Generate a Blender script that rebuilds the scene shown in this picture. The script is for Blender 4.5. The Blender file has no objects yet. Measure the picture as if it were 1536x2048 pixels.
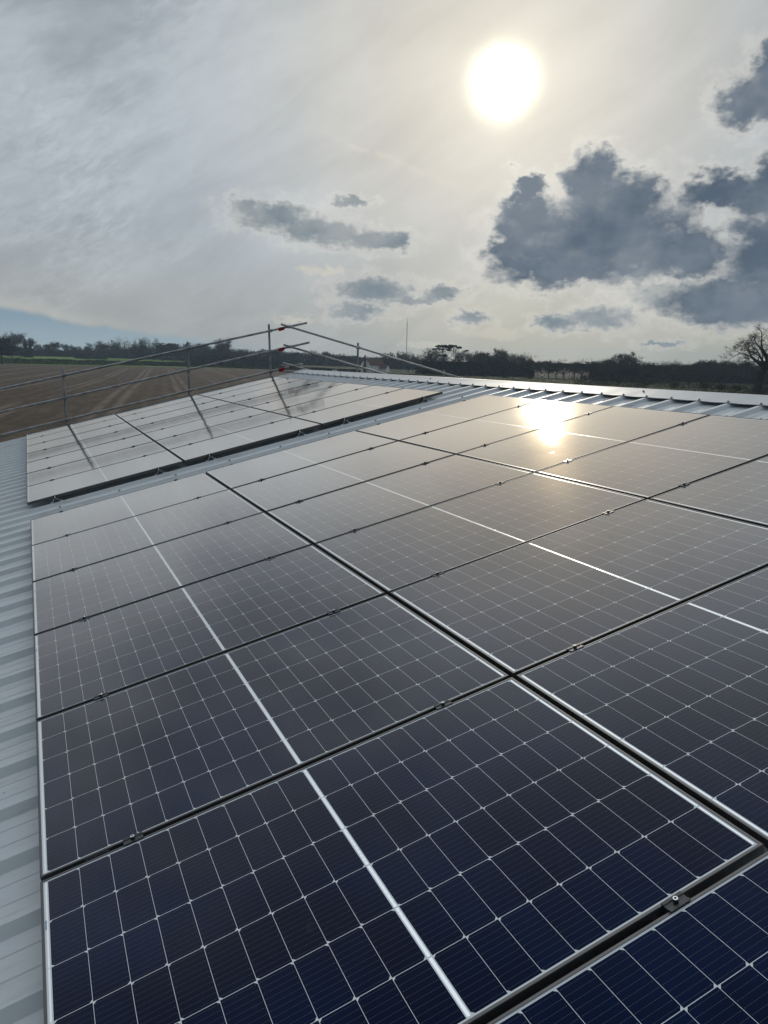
import bpy, math, random
from mathutils import Vector, Matrix, Euler

R_ = math.radians
SC = bpy.context.scene
COL = SC.collection

# ------------------------------------------------------------------ camera
CAM = Vector((0.0645, -2.3433, 1.5751))
RIGHT = Vector((0.91096191, -0.41190423, 0.02198425))
DOWN = Vector((-0.05845984, -0.18168017, -0.98161844))
FWD = Vector((0.40832689, 0.89293181, -0.18958357))
FPX = 1552.5                                   # focal length in photograph pixels (2048 high)
cam_d = bpy.data.cameras.new('camera')
cam = bpy.data.objects.new('camera', cam_d)
COL.objects.link(cam)
cam_d.sensor_fit = 'VERTICAL'
cam_d.sensor_height = 36.0
cam_d.lens = FPX / 2048 * 36
cam_d.clip_start = 0.05
cam_d.clip_end = 20000
M = Matrix.Identity(4)
for i in range(3):
    M[i][0] = RIGHT[i]; M[i][1] = -DOWN[i]; M[i][2] = -FWD[i]; M[i][3] = CAM[i]
cam.matrix_world = M
SC.camera = cam

SC.view_settings.view_transform = 'Standard'
SC.view_settings.look = 'None'
SC.view_settings.gamma = 1
SC.view_settings.exposure = 0.0
try:
    SC.cycles.max_bounces = 6
    SC.cycles.volume_bounces = 0
    SC.cycles.sample_clamp_indirect = 4
except Exception:
    pass


def ray(x, y):
    return (RIGHT * ((x - 768) / FPX) + DOWN * ((y - 1024) / FPX) + FWD).normalized()


def azel(x, y):
    d = ray(x, y)
    return math.degrees(math.atan2(d.x, d.y)), math.degrees(math.asin(d.z))


# ------------------------------------------------------------------ node helpers
class NT:
    """small expression builder over a node tree"""
    def __init__(self, tree):
        self.t = tree
        tree.nodes.clear()

    def new(self, kind, **kw):
        n = self.t.nodes.new(kind)
        for k, v in kw.items():
            setattr(n, k, v)
        return n

    def put(self, sock, v):
        if isinstance(v, S):
            self.t.links.new(v.s, sock)
        elif v is not None:
            sock.default_value = v

    def m(self, op, a, b=None, c=None):
        n = self.new('ShaderNodeMath', operation=op)
        for i, v in enumerate((a, b, c)):
            if v is not None:
                self.put(n.inputs[i], v)
        return S(self, n.outputs[0])

    def vm(self, op, a, b=None, out=0):
        n = self.new('ShaderNodeVectorMath', operation=op)
        self.put(n.inputs[0], a)
        if b is not None:
            self.put(n.inputs[3 if op == 'SCALE' else 1], b)
        return S(self, n.outputs[out])

    def mix(self, f, a, b):
        n = self.new('ShaderNodeMix', data_type='RGBA')
        self.put(n.inputs[0], f)
        self.put(n.inputs[6], a if isinstance(a, S) else (*a, 1))
        self.put(n.inputs[7], b if isinstance(b, S) else (*b, 1))
        return S(self, n.outputs[2])

    def sst(self, v, a, b):
        n = self.new('ShaderNodeMapRange', interpolation_type='SMOOTHSTEP')
        self.put(n.inputs[0], v)
        n.inputs[1].default_value = a; n.inputs[2].default_value = b
        n.inputs[3].default_value = 0; n.inputs[4].default_value = 1
        return S(self, n.outputs[0])

    def lin(self, v, a, b, c=0.0, d=1.0):
        n = self.new('ShaderNodeMapRange')
        self.put(n.inputs[0], v)
        n.inputs[1].default_value = a; n.inputs[2].default_value = b
        n.inputs[3].default_value = c; n.inputs[4].default_value = d
        return S(self, n.outputs[0])

    def noise(self, vec, scale, detail=4, rough=0.55, dist=0.0, color=False):
        n = self.new('ShaderNodeTexNoise')
        self.put(n.inputs['Vector'], vec)
        n.inputs['Scale'].default_value = scale
        n.inputs['Detail'].default_value = detail
        n.inputs['Roughness'].default_value = rough
        n.inputs['Distortion'].default_value = dist
        return S(self, n.outputs[1 if color else 0])

    def sep(self, v):
        n = self.new('ShaderNodeSeparateXYZ')
        self.put(n.inputs[0], v)
        return [S(self, o) for o in n.outputs]

    def com(self, x, y, z=0.0):
        n = self.new('ShaderNodeCombineXYZ')
        for i, v in enumerate((x, y, z)):
            self.put(n.inputs[i], v)
        return S(self, n.outputs[0])

    def coord(self, which):
        return S(self, self.new('ShaderNodeTexCoord').outputs[which])


class S:
    def __init__(self, nt, s): self.nt, self.s = nt, s
    def __add__(self, o): return self.nt.m('ADD', self, o)
    __radd__ = __add__
    def __sub__(self, o): return self.nt.m('SUBTRACT', self, o)
    def __rsub__(self, o): return self.nt.m('SUBTRACT', o, self)
    def __mul__(self, o): return self.nt.m('MULTIPLY', self, o)
    __rmul__ = __mul__
    def __truediv__(self, o): return self.nt.m('DIVIDE', self, o)
    def abs(self): return self.nt.m('ABSOLUTE', self)
    def lt(self, o): return self.nt.m('LESS_THAN', self, o)
    def gt(self, o): return self.nt.m('GREATER_THAN', self, o)
    def max(self, o): return self.nt.m('MAXIMUM', self, o)
    def min(self, o): return self.nt.m('MINIMUM', self, o)
    def mod(self, o): return self.nt.m('FLOORED_MODULO', self, o)
    def floor(self): return self.nt.m('FLOOR', self)
    def sin(self): return self.nt.m('SINE', self)
    def exp(self): return self.nt.m('EXPONENT', self)
    def clamp(self): return self.nt.m('MINIMUM', self.nt.m('MAXIMUM', self, 0.0), 1.0)


# ------------------------------------------------------------------ sky and sun
SUN_DIR = ray(1008, 163)
sun_el = math.asin(SUN_DIR.z)
sun_az = math.atan2(SUN_DIR.x, SUN_DIR.y)
world = bpy.data.worlds.new('World')
SC.world = world
world.use_nodes = True


def build_world():
    N = NT(world.node_tree)
    out = N.new('ShaderNodeOutputWorld')
    bg = N.new('ShaderNodeBackground')
    STR = 0.1
    bg.inputs[1].default_value = STR
    N.t.links.new(bg.outputs[0], out.inputs[0])
    sky = N.new('ShaderNodeTexSky', sky_type='NISHITA', sun_disc=False)
    sky.sun_elevation = sun_el
    sky.sun_rotation = sun_az
    sky.air_density = 1.0; sky.dust_density = 0.6; sky.ozone_density = 1.6
    skyc = S(N, sky.outputs[0])
    d = N.vm('NORMALIZE', N.coord('Generated'))
    x, y, z = N.sep(d)
    az = N.m('ARCTAN2', x, y) * 57.29578
    el = N.m('ARCSINE', z) * 57.29578
    dot = N.vm('DOT_PRODUCT', d, tuple(SUN_DIR), out=1).min(1.0)
    th = N.m('ARCCOSINE', dot) * 57.29578
    P = N.com(az, el, 0.0)

    # billowing edges: push the look-up position about with two octaves of noise
    w1 = N.noise(N.com(az, el * 1.3, 0.0), 0.36, 3, 0.55, color=True)
    wob = N.vm('SCALE', N.vm('SUBTRACT', w1, (0.5, 0.5, 0.5)), 2.6)
    PW = N.vm('ADD', P, wob)
    fb = N.noise(N.com(az, el * 1.25, 3.0), 0.62, 8, 0.60)
    fb2 = N.noise(N.com(az, el * 1.6, 9.0), 0.30, 5, 0.55)

    w2 = N.vm('SUBTRACT', N.noise(N.com(az, el * 1.5, 6.0), 1.1, 4, 0.6, color=True), (0.5, 0.5, 0.5))
    PS = N.vm('ADD', N.vm('ADD', P, N.vm('MULTIPLY', wob, (0.5, 0.22, 0.0))), N.vm('MULTIPLY', w2, (2.6, 1.5, 0.0)))
    PW = N.vm('ADD', PW, N.vm('MULTIPLY', w2, (1.9, 1.6, 0.0)))

    def blobs(lst, PW=PW):
        acc = None
        for (cx, cy, rx, ry) in lst:
            a0, e0 = azel(cx, cy)
            a1, _ = azel(cx + rx, cy)
            _, e1 = azel(cx, cy - ry)
            v = N.vm('MULTIPLY', N.vm('SUBTRACT', PW, (a0, e0, 0)), (1 / max(a1 - a0, .05), 1 / max(e1 - e0, .05), 0))
            k = 1.0 - N.vm('LENGTH', v, out=1)
            acc = k if acc is None else N.m('SMOOTH_MAX', acc, k, 0.35)
        return acc

    cumulus = blobs([
        (1210, 475, 190, 95), (1185, 372, 62, 62), (1258, 405, 72, 66), (1060, 440, 60, 56), (1046, 385, 26, 40),
        (1125, 540, 140, 40), (1360, 512, 105, 52), (1030, 500, 62, 36),
        (1480, 602, 190, 52), (1540, 500, 90, 90), (1440, 385, 90, 42), (1535, 380, 60, 60),
        (1510, 200, 78, 66), (1560, 140, 60, 70),
    ])
    small = blobs([
        (545, 430, 95, 34), (640, 462, 100, 34), (735, 482, 90, 24), (800, 484, 36, 22), (495, 412, 36, 24), (700, 400, 45, 12),
        (745, 580, 90, 30), (715, 622, 70, 20), (820, 604, 60, 12), (880, 588, 50, 20), (1205, 638, 80, 28), (1115, 645, 46, 22),
        (945, 636, 40, 16), (1320, 585, 85, 24), (1330, 690, 60, 7),
    ], PS)
    pale = blobs([(985, 668, 100, 16), (1130, 655, 120, 14), (590, 640, 60, 12), (850, 690, 80, 8), (1080, 560, 120, 26), (640, 540, 60, 12)], PS)
    # soft veil of high cloud, brighter about the sun
    sa = az * 0.86 + el * 0.50; sb = el * 0.86 - az * 0.50           # streak directions, drawn out towards lower right
    wv = N.noise(N.com(az, el, 2.0), 0.10, 3, 0.5)
    st = N.noise(N.com(sa * 0.35, sb * 1.5 + wv * 3.0, 1.0), 0.22, 8, 0.60, 0.4)
    rp1 = N.noise(N.com(sa * 1.1 + wv * 4.0, sb * 2.6 + wv * 5.0, 5.0), 0.75, 6, 0.62, 0.35)
    rip = (rp1 - 0.5) * N.sst(wv + st * 0.5, 0.62, 0.95) + 0.5
    patch = N.noise(N.com(az * 0.7, el * 1.2, 8.0), 0.085, 4, 0.55)
    leftw = N.sst(az, 22.0, 2.0)
    topl = N.sst(el, 4.0, 20.0)
    tex = (st - 0.5) * 0.50 + (rip - 0.5) * 0.80 * leftw + (patch - 0.5) * 0.60
    aur = ((th / 13.0) * (th / 13.0) * -1.0).exp() * 0.20 + ((th / 4.4) * (th / 4.4) * -1.0).exp() * 0.13
    aur2 = (th * -0.030).exp() * 0.24
    lowc = N.lin(el, 0.0, 9.0, 0.88, 1.0)
    veil_l = (aur2 + 0.345 + tex * 0.42) * lowc
    veil = N.vm('SCALE', N.mix(N.sst(th, 3.0, 22.0), (1.03, 1.0, 0.92), (0.90, 1.0, 1.085)), veil_l)
    veil = N.vm('MULTIPLY', veil, N.mix(N.sst(el, 9.0, 1.0), (1.0, 1.0, 1.0), (1.05, 0.99, 0.89)))
    # yellowish light low on the right of the horizon
    lowr = N.sst(el, 9.0, 0.5) * N.sst(az, 18.0, 34.0)
    veil = N.mix(lowr * 0.7, veil, N.vm('MULTIPLY', veil, (1.05, 0.98, 0.82)))
    # grey-blue darker streaks at the upper left
    dk = N.sst(st * 0.40 + rip * 0.25 + patch * 0.35, 0.56, 0.42) * leftw * topl
    veil = N.mix(dk * 0.75, veil, (0.27, 0.30, 0.35))
    # the veil opens to blue high overhead and away from the sun
    opn = (N.sst(el, 30.0, 62.0) * 0.75 + N.sst(th, 46.0, 75.0) * N.sst(el, 16.0, 30.0) * 0.45 + (fb2 - 0.5) * 0.3 * N.sst(el, 24.0, 40.0)).clamp()
    col = N.mix(opn, veil, (0.47, 0.52, 0.57))
    # unseen overhead sky, brightened to light the roof; dimmed away from the sun
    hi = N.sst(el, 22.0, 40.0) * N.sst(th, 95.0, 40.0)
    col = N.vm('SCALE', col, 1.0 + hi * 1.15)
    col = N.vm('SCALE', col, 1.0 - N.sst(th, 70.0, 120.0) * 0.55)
    col = N.mix(0.08 * N.sst(el, 25.0, 60.0), col, N.vm('SCALE', skyc, STR))
    # clear blue gap under a cloud edge low at the left
    a0, e0 = azel(0, 612); a1, e1 = azel(250, 664); a2, e2 = azel(560, 690)
    edge1 = (az - a0) * ((e1 - e0) / (a1 - a0)) + e0
    edge2 = (az - a1) * ((e2 - e1) / (a2 - a1)) + e1
    edge = edge1.max(edge2) + (N.noise(N.com(az, el * 0.5, 2.0), 0.35, 5, 0.6) - 0.5) * 0.9
    below = N.sst(el - edge, 0.18, -0.30) * N.sst(az, 19.0, 8.0)
    rim = ((el - edge - 0.25) * 2.2)
    rim = (rim * rim * -1.0).exp() * N.sst(az, 10.0, 1.0)
    col = N.mix(rim * 0.30, col, (0.62, 0.60, 0.55))
    gapc = N.mix(N.sst(el, 0.3, 3.2), (0.33, 0.42, 0.46), (0.215, 0.315, 0.40))
    col = N.mix(below * 0.95, col, gapc)
    # faint broken contrail
    c0 = azel(640, 262); c1 = azel(960, 392)
    ux, uy = c1[0] - c0[0], c1[1] - c0[1]
    L = math.hypot(ux, uy); ux /= L; uy /= L
    along = (az - c0[0]) * ux + (el - c0[1]) * uy
    acr = (az - c0[0]) * -uy + (el - c0[1]) * ux + (fb2 - 0.5) * 1.1
    tr = ((acr * 5.0) * (acr * 5.0) * -1.0).exp() * N.sst(along, -0.6, 1.6) * N.sst(along, L + 1.0, L * 0.5) * N.sst(fb, 0.35, 0.6)
    col = N.mix(tr * 0.20, col, (0.80, 0.74, 0.62))
    # sun burning through the veil
    col = N.vm('ADD', col, N.vm('SCALE', N.mix(N.sst(th, 2.0, 9.0), (1.0, 0.91, 0.68), (1.0, 0.88, 0.68)), aur))
    thc = th * (1.0 + (N.noise(P, 0.22, 2, 0.5) - 0.5) * 0.30)
    core = ((thc / 1.30) * (thc / 1.30) * -1.0).exp() * 6.0
    col = N.vm('ADD', col, N.vm('SCALE', (1.0, 0.90, 0.66), core))
    # heaped clouds, dark against the light, thin and pale at the edges
    fine = N.noise(N.com(az, el * 1.2, 4.0), 1.5, 7, 0.60)
    ds, es = math.degrees(sun_az), math.degrees(sun_el)
    tos = N.vm('NORMALIZE', N.com(ds - az, es - el, 0.0))
    a2, e2_, _z = N.sep(N.vm('ADD', P, N.vm('SCALE', tos, 0.55)))
    fbs = N.noise(N.com(a2, e2_ * 1.25, 3.0), 0.62, 8, 0.60)
    lit_edge = ((fb - fbs) * 5.0).clamp()
    big = N.noise(N.com(az, el * 1.4, 14.0), 0.16, 4, 0.5)

    def heap(col, F, amp, lo, hi, tone, halo, fa=0.40):
        f = F + (fb - 0.5) * amp + (fine - 0.5) * fa
        wisp = N.sst(f, lo - 0.50, lo + 0.12)
        rimc = N.vm('SCALE', N.mix(0.6, col, (0.70, 0.67, 0.60)), 1.04 + (th * -0.09).exp() * 0.6)
        col = N.mix(wisp * halo * N.sst(fine * 0.5 + fb * 0.5, 0.30, 0.62), col, rimc)
        dens = N.sst(f, lo, hi)
        core_ = N.sst(f, lo + 0.03, hi + 0.34)
        shade = N.mix(N.sst(big * 0.75 + fb * 0.20 + fine * 0.05, 0.36, 0.64), tone[0], tone[1])
        shade = N.mix(lit_edge * 0.55 * N.sst(f, hi + 0.9, lo), shade, N.mix(0.5, rimc, tone[1]))
        c = N.mix(core_, N.mix(0.30, rimc, tone[1]), shade)
        return N.mix(dens, col, c)
    col = N.mix(N.sst(pale + (fb - 0.5) * 1.1 + (fine - 0.5) * 0.7, 0.05, 0.60) * 0.55, col, (0.66, 0.62, 0.52))
    col = heap(col, small, 0.90, -0.24, 0.26, ((0.185, 0.235, 0.275), (0.34, 0.37, 0.385)), 0.32, 0.90)
    col = heap(col, cumulus, 1.05, -0.25, -0.02, ((0.090, 0.125, 0.172), (0.190, 0.228, 0.272)), 0.38, 0.20)
    # ground-side of the dome, never seen
    col = N.mix(N.sst(el, -0.5, -4.0), col, (0.16, 0.15, 0.13))
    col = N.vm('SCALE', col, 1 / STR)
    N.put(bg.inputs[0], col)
    world.cycles.sampling_method = 'MANUAL'
    world.cycles.sample_map_resolution = 1024


build_world()
sun_l = bpy.data.lights.new('sun', 'SUN')
sun_l.energy = 1.0
sun_l.angle = R_(1.6)
sun_l.color = (1.0, 0.90, 0.74)
sun = bpy.data.objects.new('sun', sun_l)
COL.objects.link(sun)
sun.rotation_euler = (-SUN_DIR).to_track_quat('-Z', 'Y').to_euler()
sun.location = (30, 40, 60)

# ------------------------------------------------------------------ shared facts
TH = R_(13.5)                                   # roof pitch
ROT = Euler((0, -TH, 0))
RM = ROT.to_matrix()
PU, PV = 1.742, 1.154                            # panel pitch up the slope / along the ridge
ZG = CAM.z - 7.0                                 # ground level near the barn
RIB = 0.3368                                     # rib spacing of the roof sheet
RIB_TOP, PAN = -0.072, -0.104
V_END, V_START = 15.25, -7.0
U_EAVE, U_APEX = -4.3, 6.10
V_RIB0 = 2.345                                   # a rib crest


def pl(u, v, n=0.0):
    """point given in roof-slope coordinates"""
    return RM @ Vector((u, v, n))


def sstep(x, a, b):
    t = min(1, max(0, (x - a) / (b - a)))
    return t * t * (3 - 2 * t)


def terrain(x, y):
    r = math.hypot(x - CAM.x, y - CAM.y)
    h = 5.6 * sstep(r, 545, 1000)
    h += 0.35 * math.sin(x * 0.021 + 1.3) * math.sin(y * 0.017) * sstep(r, 60, 250)
    return ZG + h


def at(px, depth):
    """ground point standing in picture column px at a depth along the view"""
    a = (px - 768) / FPX
    zt = ZG
    for _ in range(3):
        b = (zt - CAM.z - depth * (FWD.z + RIGHT.z * a)) / (depth * DOWN.z)
        q = CAM + (FWD + RIGHT * a + DOWN * b) * depth
        zt = terrain(q.x, q.y)
    return Vector((q.x, q.y, zt))


def hgt(py_top, px, depth):
    """height above ground of something whose top is at picture row py_top"""
    q = CAM + (RIGHT * ((px - 768) / FPX) + DOWN * ((py_top - 1024) / FPX) + FWD) * depth
    return q.z - terrain(q.x, q.y)


# ------------------------------------------------------------------ object helpers
def tag(o, label=None, cat=None, group=None, kind=None):
    if label: o['label'] = label
    if cat: o['category'] = cat
    if group: o['group'] = group
    if kind: o['kind'] = kind
    return o


def empty(name, loc=(0, 0, 0), rot=None):
    o = bpy.data.objects.new(name, None)
    COL.objects.link(o)
    o.empty_display_size = 0.2
    o.location = loc
    if rot is not None: o.rotation_euler = rot
    return o


class MB:
    def __init__(self): self.v, self.f, self.mi, self.cur = [], [], [], 0

    def face(self, pts):
        b = len(self.v)
        self.v += [tuple(p) for p in pts]
        self.f.append(tuple(range(b, b + len(pts)))); self.mi.append(self.cur)

    def grid(self, rows, closed=False):
        b = len(self.v); n = len(rows[0])
        for r in rows: self.v += [tuple(p) for p in r]
        for i in range(len(rows) - 1):
            for j in range(n if closed else n - 1):
                k = (j + 1) % n
                self.f.append((b + i * n + j, b + i * n + k, b + (i + 1) * n + k, b + (i + 1) * n + j)); self.mi.append(self.cur)

    def box(self, x0, x1, y0, y1, z0, z1):
        b = len(self.v)
        self.v += [(x, y, z) for z in (z0, z1) for y in (y0, y1) for x in (x0, x1)]
        for q in ((0, 2, 3, 1), (4, 5, 7, 6), (0, 1, 5, 4), (2, 6, 7, 3), (0, 4, 6, 2), (1, 3, 7, 5)):
            self.f.append(tuple(b + i for i in q)); self.mi.append(self.cur)

    def tube(self, a, b, r0, r1=None, n=10, caps=True):
        a, b = Vector(a), Vector(b)
        r1 = r0 if r1 is None else r1
        d = (b - a).normalized()
        u = d.orthogonal().normalized(); w = d.cross(u)
        rows = [[p + (u * math.cos(t) + w * math.sin(t)) * r for t in [2 * math.pi * k / n for k in range(n)]] for p, r in ((a, r0), (b, r1))]
        base = len(self.v)
        self.grid(rows, closed=True)
        if caps:
            self.f.append(tuple(base + k for k in reversed(range(n)))); self.mi.append(self.cur)
            self.f.append(tuple(base + n + k for k in range(n))); self.mi.append(self.cur)

    def build(self, name, mats, parent=None, smooth=False, bevel=0.0):
        me = bpy.data.meshes.new(name)
        me.from_pydata(self.v, [], self.f)
        mats = mats if isinstance(mats, (list, tuple)) else [mats]
        for m in mats: me.materials.append(m)
        if len(mats) > 1: me.polygons.foreach_set('material_index', self.mi)
        if smooth: me.polygons.foreach_set('use_smooth', [True] * len(self.f))
        me.update()
        o = bpy.data.objects.new(name, me)
        COL.objects.link(o)
        if parent: o.parent = parent
        if bevel:
            md = o.modifiers.new('edge', 'BEVEL'); md.width = bevel; md.segments = 2; md.limit_method = 'ANGLE'
        if smooth:
            md = o.modifiers.new('ws', 'EDGE_SPLIT'); md.split_angle = R_(40)
        return o


def dup(root, loc=None, rot=None, scale=None, kids=None):
    r = root.copy(); COL.objects.link(r)
    if loc is not None: r.location = loc
    if rot is not None: r.rotation_euler = rot
    if scale is not None: r.scale = scale
    for c in (KIDS.get(root.name) or root.children):
        d = c.copy(); COL.objects.link(d); d.parent = r
        for g in c.children:
            e = g.copy(); COL.objects.link(e); e.parent = d
    return r


KIDS = {}


# ------------------------------------------------------------------ materials
def mat(name, color=(.5, .5, .5), rough=.5, metal=0.0, build=None, spec=None):
    m = bpy.data.materials.new(name); m.use_nodes = True
    N = NT(m.node_tree)
    o = N.new('ShaderNodeOutputMaterial'); b = N.new('ShaderNodeBsdfPrincipled')
    N.t.links.new(b.outputs[0], o.inputs[0])
    b.inputs['Base Color'].default_value = (*color, 1)
    b.inputs['Roughness'].default_value = rough
    b.inputs['Metallic'].default_value = metal
    if spec is not None: b.inputs['Specular IOR Level'].default_value = spec
    if build: build(N, b)
    return m


def bump(N, b, h, strength, dist, which='Normal'):
    n = N.new('ShaderNodeBump')
    n.inputs['Strength'].default_value = strength
    n.inputs['Distance'].default_value = dist
    N.put(n.inputs['Height'], h)
    N.t.links.new(n.outputs[0], b.inputs[which])


def m_cells(N, b):
    P = N.coord('Object')
    x, y, z = N.sep(P)
    CP, RP, MX, MY, HC = 0.0925, 0.1845, 0.0215, 0.0135, 0.007
    left = x.lt(0.861)
    xr = x - MX - (1.0 - left) * (2 * HC)
    yr = y - MY
    fx = xr.mod(CP); fy = yr.mod(RP)
    row = (yr / RP).floor()
    odd = row.mod(2.0).gt(0.5)
    ex = fx.min(CP - fx); ey = fy.min(RP - fy)
    gap = ex.lt(0.00064).max(ey.lt(0.00084))
    side = odd * (CP - fx) + (1.0 - odd) * fx
    cham = (side + ey).lt(0.0096)
    xm = (x - 0.861).abs()
    mid = xm.lt(HC)
    endm = x.lt(MX).max(x.gt(1.722 - MX)).max(y.lt(MY)).max(y.gt(1.134 - MY))
    white = gap.max(cham).max(mid).max(endm)
    # ribbons: one along the middle, one along either short edge, soldered in lengths
    xe = x.min(1.722 - x)
    endr = (xe - 0.0160).abs().lt(0.0024)
    midr = xm.lt(0.0042)
    brk = ey.gt(0.0022)
    rib = midr.max(endr) * brk * y.gt(MY) * y.lt(1.134 - MY)
    # thin wires, ten to a cell, with a solder dot near either end
    wy = (fy - RP * 0.05).mod(RP * 0.1)
    wd = wy.min(RP * 0.1 - wy)
    inside = (1.0 - white)
    wire = wd.lt(0.00026) * ex.gt(0.0052) * inside
    dx = (ex - 0.0062).abs()
    dot = (dx * dx + wd * wd).lt(0.0000009) * inside
    wires = wire.max(dot)
    info = S(N, N.new('ShaderNodeObjectInfo').outputs['Random'])
    cellid = N.com((xr / CP).floor() + info * 91.0, row, left)
    wn = N.new('ShaderNodeTexWhiteNoise', noise_dimensions='3D'); N.put(wn.inputs['Vector'], cellid)
    rnd = S(N, wn.outputs[0])
    cell = N.mix(N.sst(N.noise(N.vm('ADD', P, N.com(info * 53.0, 0.0, 0.0)), 1.6, 3, 0.6) * 0.9 + rnd * 0.1, 0.34, 0.66), (0.0020, 0.0062, 0.0235), (0.0010, 0.0092, 0.0405))
    col = N.mix(white, cell, (0.64, 0.67, 0.69))
    col = N.mix(wires, col, (0.085, 0.095, 0.115))
    col = N.mix(rib, col, (0.94, 0.95, 0.96))
    # dust and dried rain marks lying on the glass
    D = N.vm('ADD', P, N.com(info * 37.0, info * 11.0, 0.0))
    du = N.noise(D, 2.2, 6, 0.65)
    sm = N.noise(D, 9.0, 5, 0.6)
    grime = N.sst(sm, 0.60, 0.78) * N.sst(du, 0.45, 0.7)
    col = N.mix(grime * 0.06, col, (0.42, 0.40, 0.37))
    vs = N.new('ShaderNodeTexVoronoi'); N.put(vs.inputs['Vector'], D); vs.inputs['Scale'].default_value = 4.5
    vr = N.sep(S(N, vs.outputs['Color']))[1]
    spot = S(N, vs.outputs['Distance']).lt(vr * 0.040 - 0.024)               # a few specks of dirt and bird lime
    col = N.mix(spot * 0.7, col, (0.36, 0.34, 0.30))
    N.put(b.inputs['Base Color'], col)
    N.put(b.inputs['Metallic'], rib * 0.65)
    N.put(b.inputs['Roughness'], 0.45 - rib * 0.20)
    b.inputs['Specular IOR Level'].default_value = 0.0
    # front face of the glass: lightly rolled, so mirrored things blur with distance
    gl = N.new('ShaderNodeBsdfGlossy', distribution='BECKMANN')
    N.put(gl.inputs['Roughness'], 0.084 + (du - 0.5) * 0.05 + grime * 0.10)
    nrm = N.new('ShaderNodeBump')
    nrm.inputs['Strength'].default_value = 1.0
    nrm.inputs['Distance'].default_value = 0.0020
    N.put(nrm.inputs['Height'], N.noise(D, 1.5, 1, 0.4))
    N.t.links.new(nrm.outputs[0], gl.inputs['Normal'])
    gl.inputs['Color'].default_value = (1.0, 0.95, 0.90, 1)
    lw = N.new('ShaderNodeLayerWeight'); lw.inputs['Blend'].default_value = 0.5
    fac = (N.m('POWER', S(N, lw.outputs['Facing']), 4.9) * 2.25 + 0.002).min(0.80)   # anti-reflective glass: weak face on, strong at a glancing angle
    mx = N.new('ShaderNodeMixShader')
    N.put(mx.inputs[0], fac)
    N.t.links.new(b.outputs[0], mx.inputs[1])
    g2 = N.new('ShaderNodeBsdfGlossy', distribution='GGX')            # wide lobe as of dust, tinted warm to add golden glow around the glare
    g2.inputs['Roughness'].default_value = 0.24
    g2.inputs['Color'].default_value = (1.0, 0.80, 0.52, 1)
    m2 = N.new('ShaderNodeMixShader'); N.put(m2.inputs[0], 0.010 + du * 0.012)
    N.t.links.new(gl.outputs[0], m2.inputs[1]); N.t.links.new(g2.outputs[0], m2.inputs[2])
    N.t.links.new(m2.outputs[0], mx.inputs[2])
    out = [n for n in N.t.nodes if n.type == 'OUTPUT_MATERIAL'][0]
    N.t.links.new(mx.outputs[0], out.inputs[0])
    rb = N.new('ShaderNodeBump')
    rb.inputs['Strength'].default_value = 0.25
    rb.inputs['Distance'].default_value = 0.0010
    N.put(rb.inputs['Height'], midr * brk * ((wy * (6.2832 / (RP * 0.1))).sin()) * N.sst(sm, 0.4, 0.6))
    N.t.links.new(rb.outputs[0], b.inputs['Normal'])


def m_roof(N, b):
    P = N.coord('Object')
    n1 = N.noise(P, 0.9, 5, 0.6)
    ps = N.vm('MULTIPLY', P, (0.5, 3.0, 1.0))
    n2 = N.noise(ps, 5.0, 6, 0.65)
    sp = N.new('ShaderNodeTexVoronoi'); N.put(sp.inputs['Vector'], P); sp.inputs['Scale'].default_value = 9.0
    d = S(N, sp.outputs['Distance'])
    r = N.sep(S(N, sp.outputs['Color']))[0]
    speck = d.lt(r * 0.055 - 0.018)
    c = N.mix(n1, (0.515, 0.54, 0.55), (0.585, 0.60, 0.605))
    c = N.mix(N.sst(n2, 0.50, 0.72) * 0.50, c, (0.36, 0.365, 0.36))
    c = N.mix(speck * 0.9, c, (0.05, 0.05, 0.055))
    N.put(b.inputs['Base Color'], c)
    N.put(b.inputs['Roughness'], 0.38 + n2 * 0.18)
    bump(N, b, N.noise(N.vm('MULTIPLY', P, (1.0, 4.0, 1.0)), 1.6, 2, 0.5), 0.5, 0.006)


def m_cap(N, b):
    P = N.coord('Object')
    n2 = N.noise(P, 3.0, 6, 0.65)
    N.put(b.inputs['Base Color'], N.mix(n2, (0.40, 0.43, 0.45), (0.48, 0.50, 0.515)))
    N.put(b.inputs['Roughness'], 0.42 + n2 * 0.15)
    bump(N, b, N.noise(N.vm('MULTIPLY', P, (1.0, 1.0, 1.0)), 2.2, 2, 0.5), 0.6, 0.010)


def m_frame(N, b):
    P = N.coord('Object')
    n = N.noise(P, 14.0, 5, 0.6)
    N.put(b.inputs['Base Color'], N.mix(n, (0.085, 0.085, 0.090), (0.150, 0.148, 0.146)))
    N.put(b.inputs['Roughness'], 0.44 + n * 0.16)
    b.inputs['Metallic'].default_value = 0.85


def m_galv(N, b):
    P = N.coord('Object')
    n = N.noise(P, 5.0, 6, 0.65)
    N.put(b.inputs['Base Color'], N.mix(N.sst(n, 0.35, 0.7), (0.20, 0.205, 0.21), (0.38, 0.385, 0.39)))
    ru = N.noise(P, 1.7, 6, 0.7)
    N.put(b.inputs['Base Color'], N.mix(N.sst(ru, 0.60, 0.72) * 0.6, N.mix(N.sst(n, 0.35, 0.7), (0.20, 0.205, 0.21), (0.38, 0.385, 0.39)), (0.14, 0.062, 0.035)))
    N.put(b.inputs['Roughness'], 0.38 + n * 0.25)


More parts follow.
